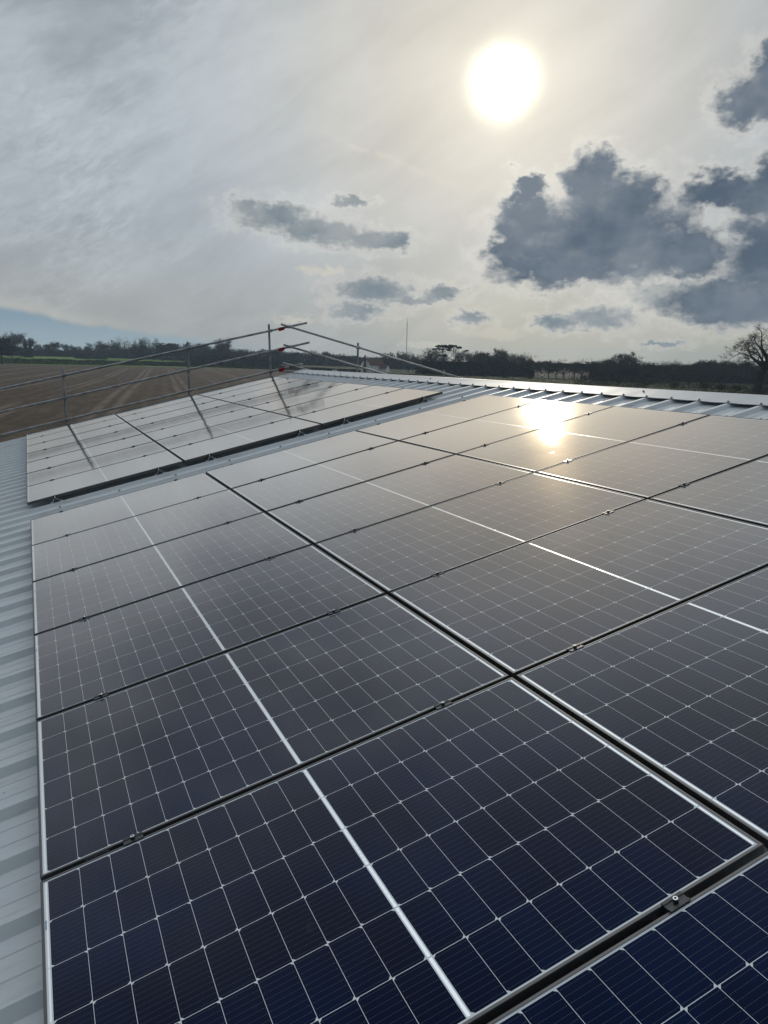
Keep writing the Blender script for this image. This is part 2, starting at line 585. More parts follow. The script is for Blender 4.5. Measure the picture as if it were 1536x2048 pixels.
def two_tone(a, c, scale, lo=.35, hi=.65, detail=6, stretch=(1, 1, 1), rough=.9, bmp=None):
    def f(N, b):
        P = N.vm('MULTIPLY', N.coord('Object'), stretch)
        n = N.noise(P, scale, detail, 0.62)
        N.put(b.inputs['Base Color'], N.mix(N.sst(n, lo, hi), a, c))
        b.inputs['Roughness'].default_value = rough
        b.inputs['Specular IOR Level'].default_value = 0.2 if rough < .9 else 0.03
        if bmp: bump(N, b, n, 1.0, bmp)
    return f


def m_field(N, b):
    P = N.coord('Object')
    x, y, z = N.sep(P)
    a = R_(8.7)
    p = x * math.cos(a) - y * math.sin(a)
    q = x * math.sin(a) + y * math.cos(a)
    wob = (N.noise(N.com(p * 0.3, q * 0.03, 0.0), 0.5, 3, 0.5) - 0.5) * 1.6
    pw = p + wob
    tr = pw.mod(11.5)
    t1 = (tr - 3.3).abs(); t2 = (tr - 5.5).abs()
    wd = N.noise(N.com(p * 0.2, q * 0.05, 3.0), 0.5, 4, 0.6)
    pick = N.sst(N.noise(N.com((pw / 11.5).floor() * 7.3, q * 0.004, 0.0), 1.0, 2, 0.5), 0.34, 0.52)
    line = N.sst(t1.min(t2), 0.85, 0.30) * N.sst(wd, 0.30, 0.55) * pick
    n1 = N.noise(P, 0.035, 5, 0.6)
    n2 = N.noise(N.com(p * 1.0, q * 0.18, 0.0), 0.55, 6, 0.65)
    n3 = N.noise(P, 1.9, 5, 0.7)
    fur = (p * 2.1 + (n3 - 0.5) * 1.5).sin() * 0.5 + 0.5
    c = N.mix(N.sst(n1, 0.3, 0.7), (0.042, 0.028, 0.020), (0.060, 0.042, 0.031))
    c = N.mix(N.sst(n2, 0.42, 0.72) * 0.60, c, (0.112, 0.088, 0.060))
    c = N.mix(fur * N.sst(n2, 0.35, 0.6) * 0.30, c, (0.125, 0.100, 0.070))
    c = N.mix(N.sst(n3, 0.48, 0.70) * 0.55, c, (0.030, 0.023, 0.018))
    n4 = N.noise(P, 0.75, 9, 0.72)
    c = N.mix(N.sst(n4, 0.50, 0.66) * 0.60, c, (0.120, 0.092, 0.066))
    c = N.mix(N.sst(n4, 0.48, 0.34) * 0.60, c, (0.026, 0.020, 0.016))
    gr = N.noise(P, 0.22, 4, 0.6)
    c = N.mix(N.sst(gr, 0.56, 0.72) * 0.35, c, (0.052, 0.058, 0.026))
    c = N.mix(line * 0.75, c, (0.150, 0.118, 0.092))
    N.put(b.inputs['Base Color'], c)
    b.inputs['Roughness'].default_value = 0.95
    b.inputs['Specular IOR Level'].default_value = 0.1
    bump(N, b, n3, 1.0, 0.12)


MT = {}
MT['cells'] = mat('solar_glass', build=m_cells)
MT['frame'] = mat('black_anodised', build=m_frame)
MT['roof'] = mat('coated_steel', build=m_roof)
MT['cap'] = mat('coated_steel_cap', build=m_cap)
MT['galv'] = mat('galvanised', metal=0.75, build=m_galv)
MT['alu'] = mat('bare_aluminium', (0.72, 0.73, 0.74), 0.28, 1.0)
MT['bolt'] = mat('stainless', (0.75, 0.75, 0.74), 0.22, 1.0)
MT['hole'] = mat('socket_dark', (0.01, 0.01, 0.01), 0.7)
MT['clamp'] = mat('black_clamp', (0.022, 0.023, 0.026), 0.34, 0.0)
MT['red'] = mat('red_sleeve', build=two_tone((0.20, 0.012, 0.014), (0.28, 0.022, 0.022), 9, rough=.55))
MT['sticker'] = mat('grey_sticker', (0.16, 0.18, 0.20), 0.4)
MT['tick'] = mat('sticker_print', (0.02, 0.02, 0.02), 0.5)
MT['tab'] = mat('blue_tab', (0.20, 0.24, 0.38), 0.35)
MT['wall'] = mat('cladding', build=two_tone((0.17, 0.20, 0.18), (0.21, 0.235, 0.215), 0.6, rough=.5))
MT['gap_shade'] = mat('ridge_gap_dark', (0.02, 0.02, 0.02), 0.9)  # near-black colour for the shade under the ridge cap
MT['ground'] = mat('rough_ground', build=two_tone((0.045, 0.052, 0.026), (0.085, 0.082, 0.046), 0.05, bmp=0.2))
MT['field'] = mat('stubble', build=m_field)
MT['green'] = mat('spring_crop', build=two_tone((0.090, 0.150, 0.030), (0.135, 0.200, 0.045), 0.02, stretch=(1, .4, 1)))
MT['pale'] = mat('pale_soil', build=two_tone((0.085, 0.066, 0.048), (0.120, 0.095, 0.070), 0.02))
MT['meadow'] = mat('rough_meadow', build=two_tone((0.042, 0.050, 0.022), (0.105, 0.105, 0.052), 0.09, .38, .64, 8, (1, 1, 1), bmp=0.3))
MT['verge'] = mat('grass_margin', build=two_tone((0.085, 0.100, 0.045), (0.155, 0.150, 0.085), 0.15))
MT['bark'] = mat('bark', build=two_tone((0.030, 0.025, 0.020), (0.060, 0.050, 0.040), 1.4))
MT['twig'] = mat('twigs', build=two_tone((0.035, 0.028, 0.022), (0.065, 0.052, 0.038), 0.8))
MT['leaf'] = mat('dark_leaf', build=two_tone((0.014, 0.020, 0.013), (0.036, 0.042, 0.024), 0.45))
MT['pine'] = mat('pine_needle', build=two_tone((0.012, 0.021, 0.013), (0.030, 0.042, 0.022), 0.5))
MT['scrub'] = mat('scrub', build=two_tone((0.030, 0.030, 0.018), (0.075, 0.070, 0.038), 0.25))
MT['straw'] = mat('dry_grass', build=two_tone((0.10, 0.10, 0.052), (0.19, 0.17, 0.095), 0.25))
MT['render_w'] = mat('white_render', build=two_tone((0.78, 0.76, 0.72), (0.86, 0.84, 0.80), 0.8))
MT['tiles'] = mat('clay_tiles', build=two_tone((0.085, 0.050, 0.040), (0.125, 0.075, 0.058), 2.0))
MT['brick'] = mat('old_brick', build=two_tone((0.11, 0.055, 0.042), (0.17, 0.090, 0.065), 3.0))
MT['pane'] = mat('window_glass', (0.02, 0.022, 0.025), 0.1)
MT['paint_w'] = mat('white_paint', (0.78, 0.78, 0.76), 0.4)
MT['wood'] = mat('weathered_wood', build=two_tone((0.05, 0.042, 0.035), (0.09, 0.08, 0.065), 3.0))
MT['rubber'] = mat('tyre', (0.02, 0.02, 0.02), 0.8)

# ------------------------------------------------------------------ ground
rng = random.Random(7)


def polar_patch(name, material, radii, az0, az1, step, lift, kind='structure', ragged=0.0):
    """sheet of ground between two distances and two bearings about the barn"""
    m = MB(); rows = []
    n = max(2, int((az1 - az0) / step) + 1)
    for r in radii:
        row = []
        for k in range(n):
            a = R_(az0 + (az1 - az0) * k / (n - 1))
            rr = r + (rng.uniform(-ragged, ragged) if r in (radii[0], radii[-1]) else 0)
            x, y = CAM.x + rr * math.sin(a), CAM.y + rr * math.cos(a)
            row.append((x, y, terrain(x, y) + lift))
        rows.append(row)
    m.grid(rows)
    m.f = [tuple(reversed(f)) for f in m.f]
    return tag(m.build(name, material, smooth=False), kind=kind)


RAD = [3, 15, 30, 50, 80, 120, 170, 230, 300, 380, 460, 520, 560, 600, 650, 700, 760, 830, 900, 1000, 1200, 1500]
g = MB(); rows = []
for r in RAD:
    rows.append([(CAM.x + r * math.sin(R_(a)), CAM.y + r * math.cos(R_(a)), terrain(CAM.x + r * math.sin(R_(a)), CAM.y + r * math.cos(R_(a)))) for a in range(0, 361, 3)])
g.grid(rows)
g.f = [tuple(reversed(f)) for f in g.f]
tag(g.build('ground', MT['ground']), kind='structure')


def quad_field(name, material, pts, lift, nu=24, nv=24):
    """field sheet spanned between four corners (near left, near right, far right, far left)"""
    m = MB(); A, B_, C_, D_ = [Vector((p[0], p[1], 0)) for p in pts]
    rows = []
    for j in range(nv + 1):
        t = j / nv; row = []
        for i in range(nu + 1):
            s = i / nu
            q = (A * (1 - s) + B_ * s) * (1 - t) + (D_ * (1 - s) + C_ * s) * t
            row.append((q.x, q.y, terrain(q.x, q.y) + lift))
        rows.append(row)
    m.grid(rows)
    return tag(m.build(name, material), kind='structure')


HEDGE_L = (-140, 620); HEDGE_A = at(0, 545); HEDGE_B = at(300, 585); HEDGE_C = at(560, 560); HEDGE_D = at(850, 470)
quad_field('stubble_field', MT['field'], [(-150, 17), (12, 17), (HEDGE_C.x, HEDGE_C.y), (-150, 560)], 0.06)
quad_field('stubble_field', MT['field'], [(12, 17), (at(900, 40).x, at(900, 40).y), (HEDGE_D.x, HEDGE_D.y), (HEDGE_C.x, HEDGE_C.y)], 0.061)
# ------------------------------------------------------------------ barn
barn = empty('barn', (0, 0, 0))
tag(barn, 'farm barn under the solar panels, with a pale grey ribbed steel roof and ridge cap', 'barn')


def sheet_profile(v0, v1):
    """(v, n) points across the roof sheet: ribs 32 mm high, two shallow stiffeners in every pan"""
    pts = []
    k0 = math.floor((v0 - V_RIB0) / RIB); k1 = math.ceil((v1 - V_RIB0) / RIB)
    for k in range(k0, k1 + 1):
        c = V_RIB0 + k * RIB
        for dv, n in ((-0.048, PAN), (-0.019, RIB_TOP), (0.019, RIB_TOP), (0.048, PAN),
                      (0.112, PAN), (0.116, PAN + 0.003), (0.121, PAN + 0.003), (0.125, PAN),
                      (0.212, PAN), (0.216, PAN + 0.003), (0.221, PAN + 0.003), (0.225, PAN)):
            v = c + dv
            if v0 <= v <= v1: pts.append((v, n))
    return pts


prof = sheet_profile(V_START, V_END)
m = MB()
m.grid([[pl(u, v, n) for v, n in prof] for u in [U_EAVE + (U_APEX - 0.06 - U_EAVE) * i / 6 for i in range(7)]])
m.f = [tuple(f) for f in m.f]
m.build('roof_sheet', MT['roof'], barn)
APEX = pl(U_APEX, 0, RIB_TOP)
XA = APEX.x


def mir(p):
    return Vector((2 * XA - p.x, p.y, p.z))


m = MB()
m.grid([[mir(pl(u, v, n)) for v, n in prof] for u in [U_EAVE + (U_APEX - 0.06 - U_EAVE) * i / 6 for i in range(7)]])
m.build('roof_sheet', MT['roof'], barn)
# ridge cap: a folded strip lying on the rib crests, drooping a little between its screws
m = MB()
vs = []
v = V_START
while v <= V_END + 0.03:
    vs.append(v); v += RIB / 8
rows = []
for u, n, drp in ((5.800, -0.070, 1.0), (5.8005, -0.064, 1.0), (5.84, -0.0635, .7), (5.95, -0.060, .2), (6.02, -0.057, 0), (6.06, -0.053, 0)):
    rows.append([pl(u + 0.004 * math.sin(vv * 0.9), vv, n - drp * 0.0022 * (1 - math.cos(2 * math.pi * (vv - V_RIB0) / RIB)) * (0.6 + 0.4 * math.sin(vv * 5.1))) for vv in vs])
m.grid(rows)
m.grid([[mir(p) for p in r] for r in reversed(rows)])
top, mtop = rows[-1], [mir(p) for p in rows[-1]]
m.grid([top, mtop])
o = m.build('ridge_cap', MT['cap'], barn, smooth=True)
# dark strip under the cap, standing in for the shaded gap between ribs
m = MB()
m.grid([[pl(5.90, v, n + 0.0) for v, n in prof], [pl(5.90, v, -0.067) for v, n in prof]])
m.build('ridge_gap_shade', MT['gap_shade'], barn)
# walls
e = pl(U_EAVE + 0.15, 0, PAN - 0.02)
for nm, xx in (('side_wall', e.x), ('side_wall', 2 * XA - e.x)):
    m = MB(); m.box(xx - 0.06, xx + 0.06, V_START + 0.1, V_END - 0.1, ZG, e.z - 0.05); m.build(nm, MT['wall'], barn)
for yy in (V_END - 0.1, V_START + 0.1):
    m = MB()
    pts = [(e.x + .07, ZG), (2 * XA - e.x - .07, ZG), (2 * XA - e.x - .07, e.z - .04), (XA, APEX.z - 0.08), (e.x + .07, e.z - .04)]
    m.face([(x, yy - .05, z) for x, z in pts]); m.face([(x, yy + .05, z) for x, z in reversed(pts)])
    for i in range(5):
        a, b2 = pts[i], pts[(i + 1) % 5]
        m.face([(a[0], yy - .05, a[1]), (a[0], yy + .05, a[1]), (b2[0], yy + .05, b2[1]), (b2[0], yy - .05, b2[1])])
    m.build('gable_wall', MT['wall'], barn)


def screw_mesh(r=0.011, h=0.009):
    m = MB()
    m.tube((0, 0, 0), (0, 0, 0.003), r * 1.5, r * 1.4, 12)
    m.tube((0, 0, 0.003), (0, 0, h), r, r * 0.82, 6)
    return m


s0 = screw_mesh(0.010, 0.014).build('screw', MT['galv'], barn)
scr = [s0]
n_s = 0


def put_screw(u, v, n):
    global n_s
    if n_s == 0: o = s0
    else:
        o = s0.copy(); COL.objects.link(o); o.parent = barn
    o.location = pl(u, v, n); o.rotation_euler = ROT
    n_s += 1


for k in range(-1, 39):
    put_screw(5.816, V_RIB0 + k * RIB + rng.uniform(-.006, .006), -0.0635)
for k in range(-1, 22):
    put_screw(5.52 + rng.uniform(-.015, .015), V_RIB0 + k * RIB + 0.085, PAN + .001)
for k in range(13):
    put_screw(-0.95 + 0.62 * k, 6.386, RIB_TOP)
for k in range(-9, 12, 2):
    put_screw(-0.42 + rng.uniform(-.02, .02), V_RIB0 + k * RIB + 0.075, PAN + .001)
for v in (3.9, 8.6, 12.5):
    put_screw(5.97, v, -0.0592)

# ------------------------------------------------------------------ solar panels
LU, LV, TK, LIP = 1.722, 1.134, 0.030, 0.008


def panel_meshes(root):
    m = MB()
    out = [(0, 0), (LU, 0), (LU, LV), (0, LV)]
    inn = [(LIP, LIP), (LU - LIP, LIP), (LU - LIP, LV - LIP), (LIP, LV - LIP)]
    c = 0.0012
    outb = [(c, c), (LU - c, c), (LU - c, LV - c), (c, LV - c)]
    R = lambda ps, z: [(x, y, z) for x, y in ps]
    rows = [R(outb, -TK), R(out, -TK + c), R(out, -c), R(outb, 0), R(inn, 0), R(inn, -0.0060)]
    m.grid(rows, closed=True)
    fr = m.build('frame', MT['frame'], root)
    m = MB()
    m.box(0.003, LU - 0.003, 0.003, LV - 0.003, -0.0062, -0.0020)
    m.v = [(min(max(x, LIP + .0001), LU - LIP - .0001), min(max(y, LIP + .0001), LV - LIP - .0001), z) for x, y, z in m.v]
    gl = m.build('cell_glass', MT['cells'], root)
    m = MB()
    m.box(0.006, LU - 0.006, 0.006, LV - 0.006, -0.0085, -0.0064)
    bk = m.build('back_sheet', MT['paint_w'], root)
    return [fr, gl, bk]


COLS = ['lower column', 'middle column', 'upper column']
ROWS_A = ['front row', 'second row from the front', 'third row from the front', 'fourth row from the front', 'fifth row from the front',
          'second row from the gap', 'row bordering the gap']
ROWS_B = ['row bordering the gap', 'second row from the gap', 'third row from the gap', 'middle row', 'third row from the gable rail',
          'second row from the gable rail', 'row beside the gable rail']
NOTE = {('A', 2, 3): 'blazing with the mirrored sun', ('A', 0, 1): 'dark blue with a white centre ribbon', ('A', 0, 0): 'darkest navy with a black clamp'}
A_V0, B_U0, B_V0 = 0.010, -0.031, 6.775
proto = None
prng = random.Random(11)
sec_lab = {'A': 'near array', 'B': 'far array'}
roots = {}
for sec in 'AB':
    for r in range(7):
        for c in range(3):
            if sec == 'A' and r == 0 and c > 0: continue
            if sec == 'A' and r < 2 and c == 2: continue
            if sec == 'A':
                u0, v0, n0 = c * PU + 0.010, (r - 2) * PV + A_V0, 0.0
            else:
                u0, v0, n0 = c * PU + 0.010 + B_U0, B_V0 + r * PV, 0.0
            loc = pl(u0, v0, n0)
            je = 0.0016 if sec == 'A' else 0.0022
            rot = (prng.gauss(0, je * .5), -TH + prng.gauss(0, je * .35), prng.gauss(0, .0004))
            if proto is None:
                root = empty('solar_panel', loc, rot)
                KIDS[root.name] = panel_meshes(root)
                proto = root
            else:
                root = dup(proto, loc, rot)
            note = NOTE.get((sec, c, r))
            if sec == 'A':
                lab = f"solar panel of near array, {ROWS_A[r]}, {COLS[c]}"
                if note: lab = f"solar panel {note}, near array, {ROWS_A[r]}"
            else:
                lab = f"pale solar panel of far array, {ROWS_B[r]}, {COLS[c]}"
            tag(root, lab, 'solar panel', 'solar panels on the barn roof')
            roots[(sec, c, r)] = root

# barcode label on the frame edge of a front panel, blue tab under the glass
host = roots[('A', 0, 2)]
m = MB(); m.box(0.135, 0.205, -0.0012, -0.0002, -0.0165, -0.0045); st_ = m.build('barcode_label', MT['sticker'], host)
m = MB()
br = random.Random(3); xx = 0.140
while xx < 0.198:
    w = br.choice((.0006, .001, .0016)); m.box(xx, xx + w, -0.0016, -0.0013, -0.0145, -0.0070); xx += w + br.choice((.0008, .0012, .0018))
m.build('barcode', MT['tick'], st_)
host = roots[('A', 0, 1)]
m = MB(); m.box(0.0105, 0.0145, 0.905, 0.945, -0.0021, -0.0016); m.build('blue_tab', MT['tab'], host)
for k_, (c_, r_) in enumerate(((0, 3), (0, 4), (0, 5))):
    m = MB(); m.box(0.0105, 0.0145, 0.86 + .02 * k_, 0.90 + .02 * k_, -0.0021, -0.0016); m.build('blue_tab', MT['tab'], roots[('A', c_, r_)])


# ------------------------------------------------------------------ clamps and brackets
def mid_clamp(root):
    m = MB()
    # plate with a sunk middle, gripping both frame edges
    L = 0.031
    prof_ = [(-0.0165, 0.0003), (-0.0165, 0.0036), (-0.008, 0.0036), (-0.006, 0.0012), (0.006, 0.0012), (0.008, 0.0036), (0.0165, 0.0036), (0.0165, 0.0003), (0.0090, 0.0003), (0.0090, -0.028), (-0.0090, -0.028), (-0.0090, 0.0003)]
    m.grid([[(-L, y, z) for y, z in prof_], [(L, y, z) for y, z in prof_]], closed=True)
    for s in (-1, 1):
        for poly in ([0, 1, 2, 3, 11], [3, 4, 8, 9, 10, 11], [4, 5, 6, 7, 8]):
            q = [(s * L, *prof_[i]) for i in poly]
            m.face(q if s < 0 else list(reversed(q)))
    a = m.build('clamp_plate', MT['clamp'], root)
    m = MB()
    m.tube((0, 0, 0.001), (0, 0, 0.0125), 0.0066, 0.0066, 18, caps=False)
    n = 18
    ring = lambda r, z: [(r * math.cos(2 * math.pi * k / n), r * math.sin(2 * math.pi * k / n), z) for k in range(n)]
    m.cur = 0
    m.grid([ring(0.0066, 0.0125), ring(0.0060, 0.0132), ring(0.0033, 0.0132)], closed=True)
    m.cur = 1
    m.grid([ring(0.0033, 0.0132), ring(0.0033, 0.0090)], closed=True)
    m.face(ring(0.0033, 0.0090))
    m.cur = 2
    b = m.build('bolt', [MT['bolt'], MT['hole'], MT['clamp']], root)
    for p_ in b.data.polygons:
        zs = [b.data.vertices[i].co.z for i in p_.vertices]
        if min(zs) < 0.0015: p_.material_index = 2
    m = MB(); m.box(-0.06, 0.06, -0.018, 0.018, RIB_TOP + .001, -TK - .0005)
    c = m.build('short_rail', MT['alu'], root)
    return [a, b, c]


mc = None
UW = {0: 'lower column', 1: 'middle column', 2: 'upper column'}
for sec in 'AB':
    for r in range(1, 7):
        for c in range(3):
            if (sec, c, r) not in roots or (sec, c, r - 1) not in roots: continue
            for j, du in enumerate((0.2975, 1.438)):
                if sec == 'A': u, v = c * PU + du, (r - 2) * PV
                else: u, v = c * PU + du + B_U0, B_V0 + r * PV - 0.010
                u += prng.uniform(-.008, .008)
                loc, rot = pl(u, v, 0.0), (0, -TH, prng.uniform(-.02, .02))
                if mc is None:
                    o = empty('mid_clamp', loc, rot); KIDS[o.name] = mid_clamp(o); mc = o
                else:
                    o = dup(mc, loc, rot)
                half = 'eave-side' if j == 0 else 'ridge-side'
                arr = 'near array' if sec == 'A' else 'far array'
                seams = (['frontmost seam', 'second seam from the front', 'third seam from the front', 'third seam from the gap', 'second seam from the gap', 'seam nearest the gap'] if sec == 'A' else
                         ['seam nearest the gap', 'second seam from the gap', 'third seam from the gap', 'third seam from the gable rail', 'second seam from the gable rail', 'seam nearest the gable rail'])
                tag(o, f'black clamp, {half} one, {seams[r - 1]}, {UW[c]} of {arr}', 'clamp', 'clamps between the solar panels')


def bracket(root):
    """short aluminium rail standing on a rib, seen from its end, with an end clamp"""
    m = MB()
    z0, z1 = RIB_TOP + 0.001, -TK - 0.001
    for s in (-1, 1):
        m.box(s * 0.052 - 0.014, s * 0.052 + 0.014, -0.055, 0.055, z0, z0 + 0.003)
        m.grid([[(s * 0.040, y, z0 + 0.003), (s * 0.022, y, z1)] for y in (-0.055, 0.055)])
        m.grid([[(s * 0.036, y, z0 + 0.003), (s * 0.018, y, z1)] for y in (-0.055, 0.055)])
        m.face([(s * 0.040, -0.055, z0 + .003), (s * 0.036, -0.055, z0 + .003), (s * 0.018, -0.055, z1), (s * 0.022, -0.055, z1)])
    m.box(-0.022, -0.007, -0.055, 0.055, z1 - .003, z1)
    m.box(0.007, 0.022, -0.055, 0.055, z1 - .003, z1)
    a = m.build('base_rail', MT['alu'], root)
    m = MB()
    m.box(-0.016, 0.016, -0.016, -0.0125, z1 + 0.001, 0.0028)
    m.box(-0.016, 0.016, -0.0125, 0.0085, 0.0002, 0.0028)
    m.box(-0.016, 0.016, -0.030, -0.0165, z1 + .001, z1 + 0.005)
    b = m.build('end_clamp', MT['clamp'], root)
    m = MB(); m.tube((0, -0.023, z1 + .005), (0, -0.023, 0.004), 0.0042, 0.0042, 10); m.tube((0, -0.023, z1 + .005), (0, -0.023, z1 + 0.016), 0.0075, 0.0075, 12)
    c = m.build('bolt', MT['bolt'], root)
    out = [a, b, c]
    for s in (-1, 1):
        m = MB(); m.tube((s * 0.053, -0.034, z0 + .003), (s * 0.053, -0.034, z0 + .006), 0.011, 0.010, 12); m.tube((s * 0.053, -0.034, z0 + .006), (s * 0.053, -0.034, z0 + .014), 0.0065, 0.0055, 6)
        out.append(m.build('screw', MT['bolt'], root))
    return out


bk = None
for sec in 'AB':
    for c in range(3):
        for j, du in enumerate((0.2975, 1.438)):
            if sec == 'B': u, v, rz = c * PU + du + B_U0, B_V0 + 0.001, 0.0
            else: u, v, rz = c * PU + du, 5 * PV - 0.011, math.pi
            loc = pl(u, v, 0.0)
            rot = (ROT.to_matrix() @ Matrix.Rotation(rz, 3, 'Z')).to_euler()
            if bk is None:
                o = empty('roof_bracket', loc, rot); KIDS[o.name] = bracket(o); bk = o
            else:
                o = dup(bk, loc, rot)
            side = 'dark near edge of far array' if sec == 'B' else 'far edge of near array'
            half = 'eave-side' if j == 0 else 'ridge-side'
            tag(o, f'silver roof bracket under {side}, {half} one of {UW[c]}', 'bracket', 'brackets along the gap between the arrays')

# ------------------------------------------------------------------ scaffold guard rail at the gable
GY = V_END + 0.12
scaf = empty('scaffold_guardrail', (5.2, GY, ZG))
tag(scaf, 'galvanised tube guard rail along the far gable, crossed at its peak with red sleeves', 'scaffold rail')


def rail(a, b, name='rail', r=0.0242, mt='galv'):
    m = MB()
    m.tube(Vector(a) - scaf.location, Vector(b) - scaf.location, r, r, 16)
    return m.build(name, MT[mt], scaf, smooth=True)


YP = GY + 0.055                                    # posts stand outside the rails
for (xt, zt, xb) in ((0.75, 1.30, 0.765), (3.33, 1.92, 3.345), (5.18, 2.37, 5.24), (7.40, 2.02, 7.38), (9.79, 1.42, 9.77), (-1.75, 0.72, -1.75)):
    rail((xt, YP, zt), (xb + (xb - xt) * 3, YP, ZG), 'post')
sl = math.tan(TH)
left_rails = []
for zoff, x1 in ((0.975, 6.08), (0.515, 6.14), (0.055, 5.98)):
    z = lambda x: zoff + x * sl
    rail((-4.2, GY, z(-4.2)), (x1, GY, z(x1)))
    left_rails.append(zoff)
for (xa, za, xb, zb) in ((5.44, 2.375, 12.4, 0.685), (5.50, 1.915, 12.4, 0.225), (5.48, 1.500, 12.4, -0.20)):
    rail((xa, GY - 0.052, za), (xb, GY - 0.052, zb))
# a longer ledger outside
rail((-2.0, GY + 0.50, -0.95), (13, GY + 0.50, -0.95))


def coupler(x, y, z, two=True):
    m = MB()
    L = Vector((x, y, z)) - scaf.location
    m.tube(L + Vector((-0.030, -0.002, 0)), L + Vector((0.030, -0.002, 0.0)), 0.037, 0.037, 12)
    m.tube(L + Vector((0, 0.050, -0.03)), L + Vector((0, 0.050, 0.03)), 0.037, 0.037, 12)
    m.tube(L + Vector((0.012, -0.06, 0.018)), L + Vector((0.012, 0.0, 0.018)), 0.010, 0.010, 8)
    m.box(L.x - .014, L.x + .014, L.y - .075, L.y - .055, L.z + .004, L.z + .030)
    return m.build('coupler', MT['galv'], scaf)


for x in (0.76, 3.34, 5.21):
    for zo in left_rails: coupler(x, GY, zo + x * sl)
for x in (7.39, 9.78):
    for (xa, za, xb, zb) in ((5.44, 2.375, 12.4, 0.685), (5.50, 1.915, 12.4, 0.225)):
        coupler(x, GY - 0.0, za + (zb - za) * (x - xa) / (xb - xa))
for zo, (xa, za, xb, zb) in zip(left_rails, ((5.44, 2.375, 12.4, 0.685), (5.50, 1.915, 12.4, 0.225), (5.48, 1.500, 12.4, -0.20))):
    s2 = (zb - za) / (xb - xa); x = (za - s2 * xa - zo) / (sl - s2)
    coupler(x, GY - 0.025, zo + sl * x)
    m = MB()                                         # red sleeve just below the crossing
    x0, x1 = 5.39, 5.53
    a = Vector((x0, GY, zo + sl * x0 - 0.004)) - scaf.location; b = Vector((x1, GY, zo + sl * x1 - 0.004)) - scaf.location
    m.tube(a, b, 0.031, 0.031, 14)
    m.tube(a + Vector((.01, -0.012, -.032)), b + Vector((-.01, -0.012, -.032)), 0.016, 0.016, 10)
    m.build('red_sleeve', MT['red'], scaf)

# ------------------------------------------------------------------ trees
def tri_prism(mb, a, b, r0, r1, n=4):
    d = (b - a)
    if d.length < 1e-6: return
    d.normalize()
    u = d.orthogonal().normalized(); w = d.cross(u)
    mb.grid([[a + (u * math.cos(2 * math.pi * k / n) + w * math.sin(2 * math.pi * k / n)) * r0 for k in range(n)],
             [b + (u * math.cos(2 * math.pi * k / n) + w * math.sin(2 * math.pi * k / n)) * r1 for k in range(n)]], closed=True)


def limb(mb, tw, p, d, L, r, depth, rg, P):
    """one limb and everything that grows from it"""
    segs = 3 if depth > 1 else 2
    for i in range(segs):
        nd = (d + Vector((rg.gauss(0, 1), rg.gauss(0, 1), rg.gauss(0, 1))) * P['wob'] + Vector((0, 0, P['up'] * (0.6 if depth else .3)))).normalized()
        q = p + nd * (L / segs)
        r2 = r * (0.86 if i < segs - 1 else 0.74)
        if depth >= 1 or r > P['rmin']:
            tri_prism(mb, p, q, r, r2, 6 if depth >= P['depth'] - 1 else 4)
        if depth <= P['side'] and i < segs and depth > 0:
            for _ in range(P['nside']):
                a = nd.orthogonal().normalized(); a.rotate(Matrix.Rotation(rg.uniform(0, 6.28), 3, nd))
                sd = (nd * rg.uniform(.25, .7) + a * rg.uniform(.5, 1.0)).normalized()
                limb(mb, tw, q, sd, L * rg.uniform(.35, .6), r2 * .42, depth - 1 if depth > 1 else 0, rg, P)
        p, d, r = q, nd, r2
    if depth == 0:
        for _ in range(P['ntw']):
            a = d.orthogonal().normalized(); a.rotate(Matrix.Rotation(rg.uniform(0, 6.28), 3, d))
            td = (d * rg.uniform(.2, 1.0) + a * rg.uniform(.2, .9) + Vector((0, 0, P['up']))).normalized()
            l = P['tl'] * rg.uniform(.5, 1.2); w = P['tw']
            s = p - d * rg.uniform(0, L * .8); s2 = td.orthogonal().normalized() * w
            kink = s + td * l * .5 + a * l * .08
            tw.face([s - s2, s + s2, kink + s2 * .6, kink - s2 * .6]); tw.face([kink - s2 * .6, kink + s2 * .6, s + td * l])
        return
    nb = rg.choice(P['nb'])
    base = rg.uniform(0, 6.28)
    for k in range(nb):
        a = d.orthogonal().normalized(); a.rotate(Matrix.Rotation(base + 6.28 * k / nb + rg.uniform(-.4, .4), 3, d))
        sp = P['spread'] * rg.uniform(.6, 1.3)
        nd = (d * math.cos(sp) + a * math.sin(sp)).normalized()
        limb(mb, tw, p, nd, L * P['lr'] * rg.uniform(.8, 1.15), r * (.78 if nb <= 2 else .66), depth - 1, rg, P)


